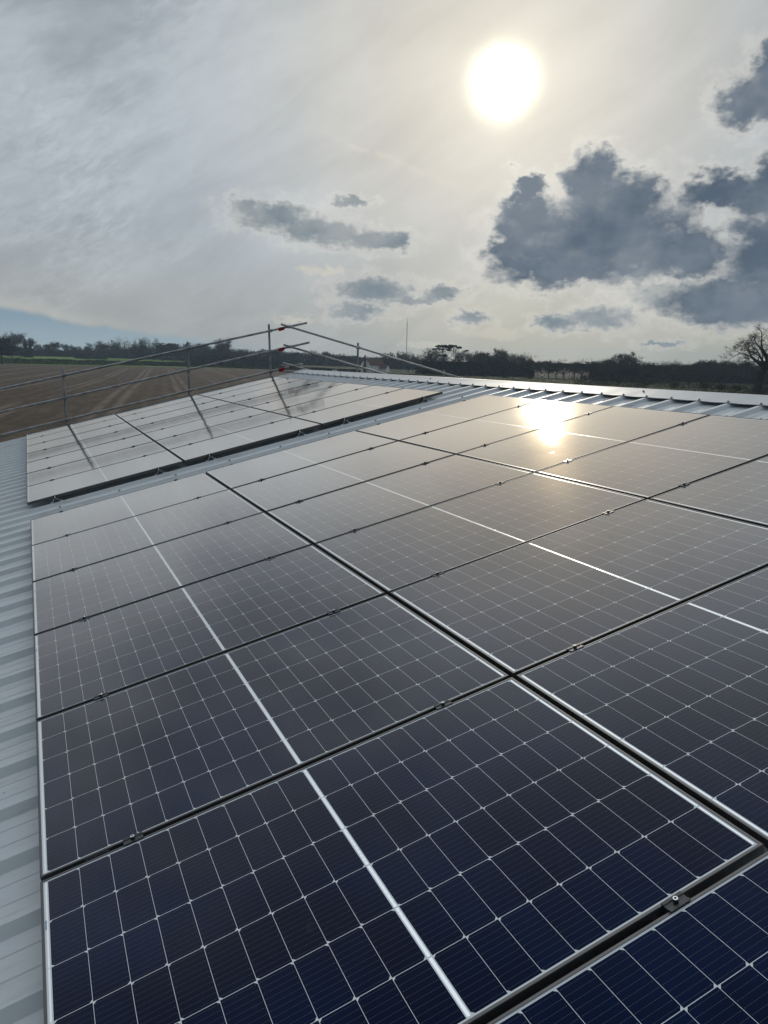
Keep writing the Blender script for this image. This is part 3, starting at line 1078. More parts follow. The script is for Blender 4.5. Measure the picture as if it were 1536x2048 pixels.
def bare_tree(root, seed, H, P, lean=(0, 0)):
    rg = random.Random(seed)
    trunk, crown, tw = MB(), MB(), MB()
    th = H * P['trunk']; r = H * P['rad']
    p = Vector((0, 0, -0.3)); d = Vector((lean[0], lean[1], 1)).normalized()
    rows = []; n = 8; cur = p.copy(); dd = d.copy()
    k = 6
    for i in range(k + 1):
        t = i / k
        rr = r * (1.35 - .35 * min(1, t * 5)) * (1 - .28 * t)
        u = Vector((1, 0, 0)); w = Vector((0, 1, 0))
        rows.append([cur + (u * math.cos(6.283 * j / n) + w * math.sin(6.283 * j / n)) * rr * rg.uniform(.93, 1.07) for j in range(n)])
        if i < k:
            dd = (dd + Vector((rg.gauss(0, .04), rg.gauss(0, .04), 0))).normalized(); cur = cur + dd * (th + .3) / k
    trunk.grid(rows, closed=True)
    L = H * P['L0']
    nb = P['n0']; base = rg.uniform(0, 6.28)
    for kk in range(nb):
        a = Vector((math.cos(base + 6.283 * kk / nb), math.sin(base + 6.283 * kk / nb), 0))
        sp = P['spread0'] * rg.uniform(.55, 1.25)
        nd = (dd * math.cos(sp) + a * math.sin(sp)).normalized()
        st = cur - dd * rg.uniform(0, th * P.get('drop', .25))
        limb(crown, tw, st, nd, L * rg.uniform(.85, 1.15), r * .50, P['depth'], rg, P)
    # leader
    limb(crown, tw, cur - dd * .05, dd, L * P.get('lead', 1.0), r * .62, P['depth'], rg, P)
    zs = [v[2] for v in tw.v] or [H]
    s = H / (sorted(zs)[int(len(zs) * .995)])
    for mb in (trunk, crown, tw): mb.v = [(x * s, y * s, z * s) for x, y, z in mb.v]
    off = len(crown.v)
    crown.v += tw.v; crown.f += [tuple(i + off for i in f) for f in tw.f]; crown.mi += [1] * len(tw.f)
    a = trunk.build('trunk', MT['bark'], root, smooth=True)
    b = crown.build('crown', [MT['bark'], MT['twig']], root)
    return [a, b]


def leaf_blob(mb, c, rx, ry, rz, n, size, rg, hollow=.35):
    for _ in range(n):
        while True:
            v = Vector((rg.uniform(-1, 1), rg.uniform(-1, 1), rg.uniform(-1, 1)))
            if hollow < v.length < 1: break
        p = Vector(c) + Vector((v.x * rx, v.y * ry, v.z * rz))
        a = Vector((rg.gauss(0, 1), rg.gauss(0, 1), rg.gauss(0, 1))).normalized()
        b = a.orthogonal().normalized(); b.rotate(Matrix.Rotation(rg.uniform(0, 6.28), 3, a))
        s = size * rg.uniform(.5, 1.3)
        mb.face([p - b * s, p + a.cross(b) * s * .7, p + b * s, p - a.cross(b) * s * .6])


def leafy_tree(root, seed, H, kind):
    rg = random.Random(seed)
    trunk, crown = MB(), MB()
    if kind == 'spruce':
        trunk.tube((0, 0, -.3), (0, 0, H * .95), H * .022, H * .004, 8)
        z = H * .06
        while z < H * .98:
            t = z / H; R = H * .21 * (1 - t) ** .85 * rg.uniform(.75, 1.15) + .15
            for k in range(9):
                a = rg.uniform(0, 6.28)
                for j in range(4):
                    q = (j + 1) / 4
                    leaf_blob(crown, (math.cos(a) * R * q, math.sin(a) * R * q, z - R * q * .35), R * .16, R * .16, .22, 4, .28 + .12 * (1 - q), rg, 0)
            z += H * .045
        leaf_blob(crown, (0, 0, H * .97), .15, .15, H * .035, 10, .2, rg, 0)
        mt = 'pine'
    elif kind == 'scots':
        p = Vector((0, 0, -.3)); rows = []
        for i in range(9):
            t = i / 8
            rows.append([p + Vector((math.cos(6.283 * j / 8), math.sin(6.283 * j / 8), 0)) * H * (.020 - .010 * t) for j in range(8)])
            p = p + Vector((rg.gauss(0, .25), rg.gauss(0, .25), H * .92 / 8))
        trunk.grid(rows, closed=True)
        for k in range(15):
            a = k * 2.4 + rg.uniform(-.5, .5); R = H * (.05 + .028 * k * rg.uniform(.7, 1.1))
            z = H * (.97 - 1.15 * (R / H) ** 2 - rg.uniform(0, .03))
            if k > 12: R = H * rg.uniform(.18, .28); z = H * rg.uniform(.58, .68)
            c = Vector((math.cos(a) * R, math.sin(a) * R, z))
            tri_prism(trunk, Vector((0, 0, z - H * .12 - R * .2)), c, H * .008, H * .003, 5)
            for _j in range(3):
                leaf_blob(crown, c + Vector((rg.gauss(0, .035) * H, rg.gauss(0, .035) * H, rg.gauss(0, .008) * H)), H * .058, H * .058, H * .018, 50, .26, rg, .05)
        mt = 'pine'
    else:                                             # ivy-clad or evergreen broad tree
        trunk.tube((0, 0, -.3), (0, 0, H * .55), H * .03, H * .018, 8)
        for k in range(16):
            a = rg.uniform(0, 6.28); R = H * rg.uniform(0, .26); z = H * rg.uniform(.22, .82)
            c = Vector((math.cos(a) * R, math.sin(a) * R, z))
            tri_prism(trunk, Vector((0, 0, min(z * .8, H * .5))), c, H * .010, H * .003, 4)
            s = H * rg.uniform(.10, .17)
            leaf_blob(crown, c, s, s, s * .8, 95, .40, rg, .3)
        mt = 'leaf'
    zs = sorted(v[2] for v in crown.v); s = H / zs[int(len(zs) * .995)]
    for mb in (trunk, crown): mb.v = [(x * s, y * s, z * s) for x, y, z in mb.v]
    return [trunk.build('trunk', MT['bark'], root, smooth=True), crown.build('crown', MT[mt], root)]


P_OAK = dict(depth=3, side=2, nside=1, nb=(2, 3), spread=.62, spread0=1.05, lr=.74, wob=.20, up=.05, ntw=8, tl=1.4, tw=.045, trunk=.24, rad=.026, L0=.30, n0=5, rmin=.02)
P_FAN = dict(depth=3, side=2, nside=1, nb=(2, 3), spread=.40, spread0=.55, lr=.76, wob=.12, up=.14, ntw=6, tl=1.5, tw=.04, trunk=.22, rad=.018, L0=.30, n0=5, rmin=.02)
P_TALL = dict(depth=3, side=2, nside=1, nb=(2,), spread=.34, spread0=.42, lr=.74, wob=.10, up=.22, ntw=5, tl=1.5, tw=.03, trunk=.25, rad=.014, L0=.32, n0=4, rmin=.02, lead=1.25)
P_RND = dict(depth=3, side=2, nside=1, nb=(2, 3), spread=.52, spread0=.80, lr=.72, wob=.16, up=.10, ntw=9, tl=1.3, tw=.045, trunk=.28, rad=.020, L0=.27, n0=6, rmin=.02)

PROTO = {}
BASE_H = 12.0


def tree(kind, px, top, depth, label, group=None, wide=1.0, cat='tree', minh=2.5):
    H = max(minh, hgt(top, px, depth))
    b = at(px, depth)
    key = kind if not isinstance(kind, tuple) else kind
    names = dict(oak='bare_tree', fan='bare_tree', tall='bare_tree', rnd='bare_tree', ivy='evergreen_tree', spruce='spruce_tree', scots='pine_tree')
    fam, var = kind
    if kind not in PROTO:
        root = empty(names[fam], b)
        P = dict(oak=P_OAK, fan=P_FAN, tall=P_TALL, rnd=P_RND).get(fam)
        sd = hash_(fam) + var * 17
        KIDS[root.name] = bare_tree(root, sd, BASE_H, P) if P else leafy_tree(root, sd, BASE_H, fam)
        PROTO[kind] = root
    else:
        root = dup(PROTO[kind], b)
    s = H / BASE_H
    root.location = b
    root.rotation_euler = (0, 0, trng.uniform(0, 6.28))
    root.scale = (s * wide, s * wide, s)
    tag(root, label, cat, group)
    return root


def hash_(s): return sum(ord(c) * (i + 3) for i, c in enumerate(s))


trng = random.Random(21)
V3 = lambda f: (f, trng.randrange(3))

# far left, beyond the green strip
GL = 'bare trees on the skyline left of the scaffold'
for px, top, dep, k, w, lab in (
    (20, 666, 760, 'fan', .9, 'pale bare tree at the far left of the skyline, beside a dark spruce'),
    (36, 669, 770, 'fan', .7, 'slim bare tree rising behind the dark spruce at far left'),
    (42, 665, 780, 'fan', .8, 'tallest bare crown over the evergreens at far left'),
    (60, 676, 760, 'rnd', .7, 'bare tree leaning out right of the two spruces'),
    (248, 673, 820, 'tall', 1.1, 'tall fan-shaped bare tree alone above the middle of the left treeline'),
    (264, 680, 830, 'tall', .9, 'smaller upright bare tree beside the tall fan-shaped one'),
    (292, 675, 800, 'fan', 1.0, 'bare tree behind the dark clump left of the second scaffold post'),
    (311, 676, 810, 'tall', 1.0, 'upright bare tree right behind the dark clump left of the second scaffold post'),
    (449, 677, 700, 'fan', 1.15, 'big bare fan-crowned tree standing above the dark wood between two scaffold posts'),
    (437, 690, 720, 'rnd', .8, 'low bare tree at the left foot of the big fan-crowned one'),
): tree((k, trng.randrange(3)), px, top, dep, lab, GL, w)
tree(('spruce', 0), 52, 677, 730, 'dark pointed spruce, taller of two at the far left treeline', 'spruces at the far left', 1.0)
tree(('spruce', 0), 61, 684, 725, 'dark pointed spruce, shorter of two at the far left treeline', 'spruces at the far left', 1.1)
GE = 'dark evergreen trees left of the scaffold'
for px, top, dep, w, lab in (
    (4, 674, 520, 1.3, 'broad olive evergreen tree cut by the left edge, nearest of that clump'),
    (24, 688, 720, 1.4, 'squat dark evergreen below the pale bare tree at far left'),
    (40, 690, 735, 1.2, 'squat dark evergreen left of the taller spruce'),
    (98, 690, 800, 1.2, 'rounded evergreen between the spruces and the utility pole'),
    (283, 688, 760, .9, 'dark rounded evergreen at the left end of the clump before the second post'),
    (325, 686, 770, 1.3, 'dark square-topped evergreen of the clump before the second post'),
    (346, 687, 775, 1.2, 'dark evergreen right of the square-topped one'),
): tree(('ivy', trng.randrange(3)), px, top, dep, lab, GE, w)
GS = 'field trees along the green strip'
for px, top, w, lab in (
    (78, 688, 1.0, 'small rounded field tree just right of the spruces'), (90, 691, .9, 'small low field tree second right of the spruces'),
    (118, 684, 1.5, 'widest domed field tree left of the utility pole'), (140, 690, 1.0, 'thin domed field tree just right of the utility pole'),
    (157, 692, 1.2, 'flat-topped field tree right of the utility pole'), (180, 689, 1.1, 'rounded field tree in the middle of the left treeline'),
    (196, 685, 1.3, 'domed field tree beside the tall round one'), (221, 681, 1.5, 'tall round field tree left of the fan-shaped bare tree'),
    (234, 690, 1.0, 'small field tree at the foot of the tall round one'), (108, 690, 1.0, 'small tree on the left flank of the widest domed field tree'),
    (170, 693, 1.0, 'lowest field tree between the flat-topped and rounded ones'), (208, 688, 1.0, 'narrow field tree between the domed and the tall round one'),
    (360, 688, 1.0, 'bare field tree just left of the second scaffold post'), (378, 686, 1.2, 'bare field tree behind the second scaffold post'),
    (398, 686, 1.2, 'bare field tree just right of the second scaffold post'), (415, 689, 1.1, 'bare field tree halfway between second post and the fan-crowned tree'),
    (272, 691, 1.0, 'low field tree between the upright bare tree and the dark clump'),
): tree((trng.choice(('rnd', 'oak')), trng.randrange(3)), px, top, trng.uniform(790, 860), lab, GS, w)

# middle
GM = 'bare trees about the white house'
for px, top, dep, w, lab in (
    (530, 698, 720, 1.0, 'bare tree on the wood edge left of the peak post'), (553, 697, 740, 1.1, 'bare tree behind the peak of the scaffold'),
    (590, 702, 760, 1.2, 'low bare tree on the wood right of the scaffold peak'), (622, 701, 760, 1.1, 'bare tree on the wood between peak and house'),
    (655, 703, 770, 1.2, 'bare tree over the wood, halfway from peak to house'), (684, 707, 760, 1.1, 'low bare tree left of the fourth post'),
    (776, 705, 640, 1.0, 'spreading bare tree behind the house roof'), (800, 703, 640, .9, 'bare tree left of the radio mast foot'),
    (818, 704, 620, 1.2, 'bushy bare tree right at the radio mast foot'), (832, 709, 620, 1.1, 'low bare tree right of the radio mast'),
    (772, 718, 560, 1.0, 'dark bare tree in front of the house roof'), (792, 722, 555, .9, 'smaller bare tree before the house gable end'),
): tree((trng.choice(('rnd', 'fan')), trng.randrange(3)), px, top, dep, lab, GM, w)
GC = 'bare trees of the copse with the two pines'
for px, top, dep, w, lab in (
    (862, 695, 500, 1.3, 'wide bare tree at the left end of the pine copse'), (850, 706, 495, 1.0, 'lower bare tree outermost left of the pine copse'),
    (893, 708, 505, 1.1, 'bare tree standing between the two pines'), (922, 700, 510, 1.1, 'bare tree next right of the right-hand pine'),
    (940, 704, 500, 1.1, 'bare tree second right of the right-hand pine'), (957, 703, 515, 1.0, 'bare tree third right of the right-hand pine'),
    (975, 704, 505, 1.0, 'bare tree left of the round-topped one in the pine copse'), (990, 698, 520, 1.3, 'round-topped tall bare tree in the middle of the pine copse'),
    (1008, 709, 500, 1.0, 'low bare tree between the two widest of the pine copse'), (1031, 706, 480, 1.6, 'widest dark bare tree at the right of the pine copse'),
    (1048, 712, 480, 1.1, 'bare tree on the right flank of the widest dark one'), (1062, 719, 480, 1.0, 'last low bare tree at the right end of the pine copse'),
): tree((trng.choice(('rnd', 'rnd', 'fan')), trng.randrange(3)), px, top, dep, lab, GC, w)
tree(('scots', 0), 885, 690, 480, 'umbrella-topped pine, left one of the pair', 'pair of pines', 1.0)
tree(('scots', 1), 906, 690, 485, 'umbrella-topped pine, right one of the pair', 'pair of pines', 1.0)
tree(('ivy', 1), 997, 716, 470, 'dark dome-shaped evergreen under the round-topped bare tree', None, 2.2)
# right
GF = 'row of field trees before the pale field'
for px, top, w, lab in (
    (1084, 722, 1.5, 'leftmost standard tree in the row before the pale field'), (1097, 721, 1.5, 'second standard tree in the row before the pale field'),
    (1112, 723, 1.3, 'third standard tree in the row before the pale field'), (1128, 720, 1.6, 'standard tree with clear straight trunk before the pale field'),
    (1148, 724, 1.2, 'thin standard tree right of the straight-trunked one'), (1163, 717, 1.6, 'tallest open-crowned standard tree before the pale field'),
    (1179, 721, 1.3, 'rightmost standard tree before the pale field, against the wood'),
): tree((trng.choice(('rnd', 'oak')), trng.randrange(3)), px, top, trng.uniform(425, 450), lab, GF, w)
GW = 'bare trees of the dark wood right of the pale field'
for px, top, w, lab in (
    (1192, 722, 1.3, 'left corner tree of the dark wood'), (1208, 718, 1.3, 'second tree from the left corner of the dark wood'), (1222, 716, 1.2, 'third tree from the left corner of the dark wood'),
    (1233, 713, 1.1, 'bare tree hugging the left of the tallest one in the dark wood'), (1252, 705, 1.2, 'tallest bare tree rising out of the dark wood'),
    (1268, 720, 1.1, 'bare tree just right of the tallest in the dark wood'), (1285, 726, 1.2, 'low bare tree where the dark wood steps down'),
    (1305, 723, 1.4, 'twin-crowned bare tree on the low stretch of wood'), (1322, 727, 1.2, 'low bare tree right of the twin-crowned one'),
    (1342, 720, 1.3, 'round bare crown on the low stretch of wood'), (1362, 727, 1.3, 'low bare crown in the flat stretch of wood'),
    (1384, 727, 1.3, 'flat bare crown left of the pair of bumps'), (1402, 720, 1.2, 'left bump of the pair on the wood before the oak'),
    (1416, 720, 1.1, 'right bump of the pair on the wood before the oak'), (1432, 724, 1.2, 'bare crown on the wood, two trees left of the oak'),
    (1448, 721, 1.2, 'bare crown on the wood, next left of the oak'), (1466, 720, 1.3, 'bare crown on the wood under the oak limbs'),
    (1488, 722, 1.3, 'bare crown seen through the oak, left of its trunk'), (1528, 724, 1.3, 'bare crown seen through the oak, right of its trunk'),
): tree((trng.choice(('rnd', 'rnd', 'fan')), trng.randrange(3)), px, top, trng.uniform(385, 430), lab, GW, w)

for px in (1187, 1200, 1215, 1241, 1260, 1277, 1295, 1313, 1332, 1352, 1372, 1393, 1409, 1424, 1440, 1457, 1476, 1497, 1512, 1540):
    tree((trng.choice(('rnd', 'rnd', 'oak', 'fan')), trng.randrange(3)), px, trng.uniform(722, 732), trng.uniform(395, 440),
         'low bare tree lost among its like in the dark wood right of the pale field', GW, trng.uniform(1.2, 1.6))

# the big oak at the right edge
OD = 210
H_o = hgt(652, 1530, OD)
ob = at(1508, OD)
oak = empty('oak_tree', ob)
tag(oak, 'big gnarled bare oak with leaning trunk at the right edge, before the wood', 'tree')
P_BIG = dict(depth=4, side=2, nside=1, nb=(2, 3), spread=.56, spread0=1.05, lr=.73, wob=.24, up=.05, ntw=5, tl=1.0, tw=.032, trunk=.40, rad=.052, L0=.205, n0=6, rmin=.01, drop=.20)
bare_tree(oak, 77, H_o, P_BIG, lean=(RIGHT.x * .26, RIGHT.y * .26))
oak.rotation_euler = (0, 0, 0)

# ------------------------------------------------------------------ woods, hedges, scrub
def band(name, pts, depth_m, hts, n, material, size, seed, stems=0, jag=.35, low=.02, fine=3.0):
    """long mass of brush along a line of ground points: leaf-sized faces, ragged on top, thinner upward"""
    rg = random.Random(seed); mb = MB()
    n = int(n * fine); size = size / fine ** .5
    seg = []
    for i in range(len(pts) - 1): seg.append((pts[i + 1] - pts[i]).length)
    tot = sum(seg)
    for _ in range(n):
        t = rg.uniform(0, tot); i = 0
        while t > seg[i] and i < len(seg) - 1: t -= seg[i]; i += 1
        s = t / seg[i]
        c = pts[i].lerp(pts[i + 1], s)
        dirv = (pts[i + 1] - pts[i]); dirv.z = 0; dirv.normalize()
        nrm = Vector((-dirv.y, dirv.x, 0))
        h = hts[i] * (1 - s) + hts[i + 1] * s
        tt = (t + sum(seg[:i]))
        h *= 1 + jag * (.5 * math.sin(tt * .21 + seed) + .35 * math.sin(tt * .57 + 2 * seed) + .3 * math.sin(tt * 1.31 + seed))
        z = h * (low + (1 - low) * rg.random() ** .95)
        o = rg.uniform(-.5, .5) * depth_m * (1 - .35 * z / max(h, .1))
        q = c + nrm * o
        p = Vector((q.x, q.y, terrain(q.x, q.y) + z))
        a = Vector((rg.gauss(0, 1), rg.gauss(0, 1), rg.gauss(0, 1))).normalized(); b = a.orthogonal().normalized(); b.rotate(Matrix.Rotation(rg.uniform(0, 6.28), 3, a))
        sz = size * rg.uniform(.5, 1.4)
        mb.face([p - b * sz, p + a.cross(b) * sz * .7, p + b * sz, p - a.cross(b) * sz * .7])
    for _ in range(stems * 3):
        i = rg.randrange(len(pts) - 1); s = rg.random(); c = pts[i].lerp(pts[i + 1], s)
        h = (hts[i] * (1 - s) + hts[i + 1] * s) * rg.uniform(.75, 1.30)
        q = Vector((c.x + rg.uniform(-.5, .5) * depth_m, c.y + rg.uniform(-.5, .5) * depth_m, 0)); q.z = terrain(q.x, q.y)
        tip = q + Vector((rg.gauss(0, .08) * h, rg.gauss(0, .08) * h, h)); w = Vector((RIGHT.x, RIGHT.y, 0)) * rg.uniform(.03, .08)
        mb.face([q - w, q + w, tip])
        for _k in range(5):
            f = rg.uniform(.4, .95); b0 = q.lerp(tip, f); e_ = b0 + Vector((rg.gauss(0, .16) * h, rg.gauss(0, .16) * h, rg.uniform(.05, .25) * h)); mb.face([b0 - w * .5, b0 + w * .5, e_])
    return mb.build(name, MT[material])


def wood(pxs, deps, tops, n, mt, size, seed, depth_m=40, stems=0, jag=.18):
    pts = [at(p, d) for p, d in zip(pxs, deps)]
    hts = [max(1.5, hgt(t, p, d) * .88) for t, p, d in zip(tops, pxs, deps)]
    o = band('woodland', pts, depth_m, hts, n, mt, size, seed, stems, jag)
    return tag(o, kind='stuff')


wood([-60, 20, 70, 160, 250], [800, 800, 830, 880, 880], [690, 692, 698, 700, 699], 9000, 'leaf', .95, 1, 30, 200)
wood([240, 300, 400, 480, 580], [860, 830, 800, 760, 760], [698, 692, 696, 698, 703], 13000, 'leaf', .95, 2, 45, 300)
wood([380, 450, 520, 560], [700, 680, 670, 670], [712, 708, 710, 714], 7000, 'leaf', .85, 3, 20, 100)
wood([560, 640, 720, 800, 850], [770, 760, 740, 700, 680], [704, 707, 713, 716, 718], 12000, 'leaf', .9, 4, 40, 250)
wood([838, 900, 960, 1010, 1064], [525, 520, 520, 515, 510], [722, 722, 720, 719, 726], 13000, 'leaf', .75, 5, 30, 200)
wood([1060, 1120, 1190, 1280, 1400, 1560], [1050, 1050, 1050, 1040, 1000, 960], [726, 727, 728, 730, 731, 732], 24000, 'leaf', 1.3, 6, 50, 100)
wood([1184, 1230, 1270, 1300, 1400, 1480, 1580], [430, 425, 430, 440, 440, 425, 400], [729, 727, 730, 735, 735, 732, 733], 24000, 'leaf', .75, 7, 30, 500)


def hedge(pts, hts, label, n, mt='leaf', size=.5, depth_m=3.0, seed=0, jag=.10):
    o = band('hedge', pts, depth_m, hts, n, mt, size, seed, 0, jag)
    return tag(o, label, 'hedge')


HL = Vector((-140, 600, 0)); HL.z = terrain(HL.x, HL.y)
hedge([HL, HEDGE_A, HEDGE_B, HEDGE_C], [4.0, 4.0, 3.3, 2.8], 'long dark trimmed hedge along the far side of the stubble field', 15000, 'pine', .50, 3.0, 31)
hedge([HEDGE_C, at(640, 540), at(720, 520)], [2.6, 2.2, 1.8], 'low dark hedge carrying on from the stubble field towards the house', 4500, 'pine', .5, 2.6, 32)
hedge([at(845, 470), at(900, 462), at(965, 458)], [8.0, 8.2, 8.0], 'tall clipped evergreen hedge below the two pines', 9000, 'pine', .5, 5, 33, .06)
hedge([at(965, 460), at(1010, 462), at(1066, 455)], [6.5, 8.0, 6.0], 'ragged evergreen hedge at the foot of the round-topped bare tree', 7000, 'leaf', .55, 6, 34, .2)
hedge([at(150, 745), at(185, 742), at(215, 745)], [2.6, 3.0, 2.2], 'grey scrubby hedge alone on the green strip', 1800, 'scrub', .5, 4, 35, .4)
hedge([at(66, 800), at(240, 840)], [2.0, 2.0], 'thin dark hedge behind the green strip under the field trees', 4000, 'pine', .5, 2, 36)
hedge([at(1186, 392), at(1260, 385), at(1340, 380)], [2.5, 3.2, 2.0], 'brushy dark hedge in front of the dark wood', 4000, 'scrub', .45, 4, 37, .4)
# crop strip, margins, pale field, meadow
quad_field('green_field', MT['green'], [(HL.x, HL.y + 4), (HEDGE_C.x, HEDGE_C.y + 4), (at(560, 900).x, at(560, 900).y), (-160, 960)], 0.10)
quad_field('pale_field', MT['pale'], [(at(1062, 520).x, at(1062, 520).y), (at(1200, 500).x, at(1200, 500).y), (at(1200, 1000).x, at(1200, 1000).y), (at(1050, 1000).x, at(1050, 1000).y)], 0.10)
q1, q2, q3 = HL.copy(), HEDGE_B.copy(), HEDGE_C.copy()
mgn = MB()
mp = [(HL, 6), (HEDGE_A, 7), (HEDGE_B, 6), (HEDGE_C, 5), (at(720, 522), 4)]
mgn.grid([[(p.x, p.y - 1.0, terrain(p.x, p.y) + .13) for p, w in mp], [(p.x, p.y - 1.0 - w * 1.6, terrain(p.x, p.y) + .13) for p, w in mp]])
mgn.f = [tuple(reversed(f)) for f in mgn.f]
tag(mgn.build('grass_margin', MT['verge']), kind='structure')
MA = [(at(900, 41).x, at(900, 41).y), (90, -20), (at(2000, 400).x, at(2000, 400).y), (at(851, 466).x, at(851, 466).y)]
quad_field('meadow', MT['meadow'], MA, 0.07, 40, 30)


def tufts(name, box, n, mt, h, seed, w=.12):
    """rough grass: a great many bent blades in clumps"""
    rg = random.Random(seed); mb = MB()
    (pa, pb), (da, db) = box
    for _ in range(n):
        px = rg.uniform(pa, pb); d = rg.uniform(da, db)
        c = at(px, d)
        keep = .5 + .5 * math.sin(c.x * .05 + seed) * math.sin(c.y * .07)
        if rg.random() > .25 + keep: continue
        for _k in range(4):
            q = c + Vector((rg.gauss(0, .7), rg.gauss(0, .7), 0)); q.z = terrain(q.x, q.y)
            hh = h * rg.uniform(.4, 1.3); s = Vector((rg.uniform(-1, 1), rg.uniform(-1, 1), 0)) * w * rg.uniform(.5, 2.5)
            mb.face([q - s, q + s, q + Vector((rg.gauss(0, .3) * hh, rg.gauss(0, .3) * hh, hh))])
    o = mb.build(name, MT[mt])
    return tag(o, kind='stuff')


tufts('rough_grass', ((860, 1900), (45, 450)), 15000, 'straw', .45, 5)
tufts('rough_grass', ((1150, 1900), (40, 400)), 13000, 'scrub', .55, 8)
tufts('rough_grass', ((560, 900), (440, 480)), 1500, 'straw', .8, 12)


def bush(px, dep, h, wide, label, mt='scrub', seed=0):
    root = empty('bush', at(px, dep)); rg = random.Random(seed + int(px))
    cr, st = MB(), MB()
    for k in range(7):
        a = rg.uniform(0, 6.28); R = wide * rg.uniform(0, .38)
        c = Vector((math.cos(a) * R, math.sin(a) * R, h * rg.uniform(.3, .72)))
        tri_prism(st, Vector((0, 0, -.1)), c, .06, .02, 4)
        leaf_blob(cr, c, wide * .26, wide * .26, h * .30, 60, .22, rg, .2)
    for k in range(12):
        a = rg.uniform(0, 6.28); tri_prism(st, Vector((0, 0, -.1)), Vector((math.cos(a) * wide * .4, math.sin(a) * wide * .4, h * rg.uniform(.7, 1.15))), .04, .01, 3)
    cr.build('foliage', MT[mt], root); st.build('stem', MT['twig'], root)
    tag(root, label, 'bush', 'bushes in the rough meadow')


for i, (px, dep, h, w, lab) in enumerate((
    (1060, 400, 2.2, 5, 'low scrub bush in the meadow below the end of the pine copse'), (1172, 392, 3.2, 7, 'dark scrub bush at the left foot of the dark wood'),
    (1238, 330, 2.4, 6, 'greenish bush in the meadow below the tallest bare tree'), (1292, 300, 2.2, 6, 'bush in the meadow below the twin-crowned tree'),
    (1350, 290, 2.6, 5, 'bush in the meadow below the round bare crown'), (1376, 330, 4.2, 3, 'tall slim pale bush in front of the flat stretch of wood'),
    (1410, 270, 3.0, 7, 'wide bush in the meadow, left of the oak by several crowns'), (1442, 260, 2.6, 6, 'bush in the meadow, next left of the oak'),
    (1475, 250, 2.4, 5, 'bush crouching at the left of the oak trunk'), (1528, 230, 3.0, 6, 'green bush at the right of the oak trunk'),
    (970, 430, 1.6, 4, 'low straw-coloured bush below the clipped hedge'), (1010, 425, 1.6, 5, 'low bush below the ragged evergreen hedge'),
)): bush(px, dep, h, w, lab, 'scrub', i)

# ------------------------------------------------------------------ house, mast, pole, trailers
def house():
    b = at(742, 540)
    root = empty('house', b, (0, 0, math.atan2(RIGHT.y, RIGHT.x) + 1.02))
    tag(root, 'white gabled house with tall chimney and dark tiled roof, half hidden by the guard rail', 'house')
    W, D, HE, HR = 7.4, 20.0, 5.2, 9.4                 # gable width, length, eaves, ridge; gable faces -x
    m = MB()
    x0 = -7.5
    gp = [(-W / 2, 0), (W / 2, 0), (W / 2, HE), (0, HR - .15), (-W / 2, HE)]
    m.face([(x0, y, z) for y, z in reversed(gp)]); m.face([(x0 + D, y, z) for y, z in gp])
    for s in (-1, 1): m.face([(x0, s * W / 2, 0), (x0 + D, s * W / 2, 0), (x0 + D, s * W / 2, HE), (x0, s * W / 2, HE)])
    m.build('wall', MT['render_w'], root)
    m = MB()
    for s in (-1, 1):
        e0, r0 = (s * (W / 2 + .35), HE - .35), (0, HR)
        m.grid([[(x0 - .02, *e0), (x0 - .02, *r0)], [(x0 + D + .2, *e0), (x0 + D + .2, *r0)]])
        m.grid([[(x0 - .02, e0[0], e0[1] - .18), (x0 - .02, 0, HR - .18)], [(x0 + D + .2, e0[0], e0[1] - .18), (x0 + D + .2, 0, HR - .18)]])
    rf = m.build('roof', MT['tiles'], root)
    m = MB(); m.box(x0 - .9, x0 - .02, -.75, .75, 0, 8.6); m.box(x0 - .78, x0 - .05, -.5, .5, 8.6, 10.9); m.box(x0 - .85, x0, -.58, .58, 10.9, 11.1)
    for q in (-.25, .25): m.tube((x0 - .42, q, 11.1), (x0 - .42, q, 11.6), .14, .12, 8)
    m.build('chimney', MT['brick'], rf)
    for (yy, zz) in ((1.55, 1.2), (1.5, 3.6), (-1.55, 1.2)):
        m = MB(); m.box(x0 - .05, x0 + .02, yy - .5, yy + .5, zz, zz + 1.2); w_ = m.build('window', MT['paint_w'], root)
        m = MB(); m.box(x0 - .07, x0 - .052, yy - .40, yy + .40, zz + .1, zz + 1.1); m.build('pane', MT['pane'], w_)
    for k in range(4):
        xx = x0 + 3 + k * 3.6
        m = MB(); m.box(xx - .5, xx + .5, -W / 2 - .05, -W / 2 + .02, 2.7, 3.8); w_ = m.build('window', MT['paint_w'], root)
        m = MB(); m.box(xx - .4, xx + .4, -W / 2 - .07, -W / 2 - .052, 2.8, 3.7); m.build('pane', MT['pane'], w_)
    # low wing standing out at the right-hand end, with a pale gable
    xw = x0 + D - 6.0
    gp2 = [(-2.6, 0), (2.6, 0), (2.6, 2.8), (0, 5.4), (-2.6, 2.8)]
    m = MB()
    m.face([(xw + a_, -W / 2 - 6.0, z_) for a_, z_ in gp2])
    for sd in (-1, 1): m.face([(xw + sd * 2.6, -W / 2 - 6.0, 0), (xw + sd * 2.6, -W / 2 - .01, 0), (xw + sd * 2.6, -W / 2 - .01, 2.8), (xw + sd * 2.6, -W / 2 - 6.0, 2.8)])
    m.build('wing_wall', MT['render_w'], root)
    m = MB()
    for sd in (-1, 1): m.grid([[(xw + sd * 3.0, -W / 2 - 6.4, 2.5), (xw, -W / 2 - 6.4, 5.6)], [(xw + sd * 3.0, -W / 2 - .36, 2.5), (xw, -W / 2 - .36, 5.6)]])
    m.build('wing_roof', MT['tiles'], root)


house()


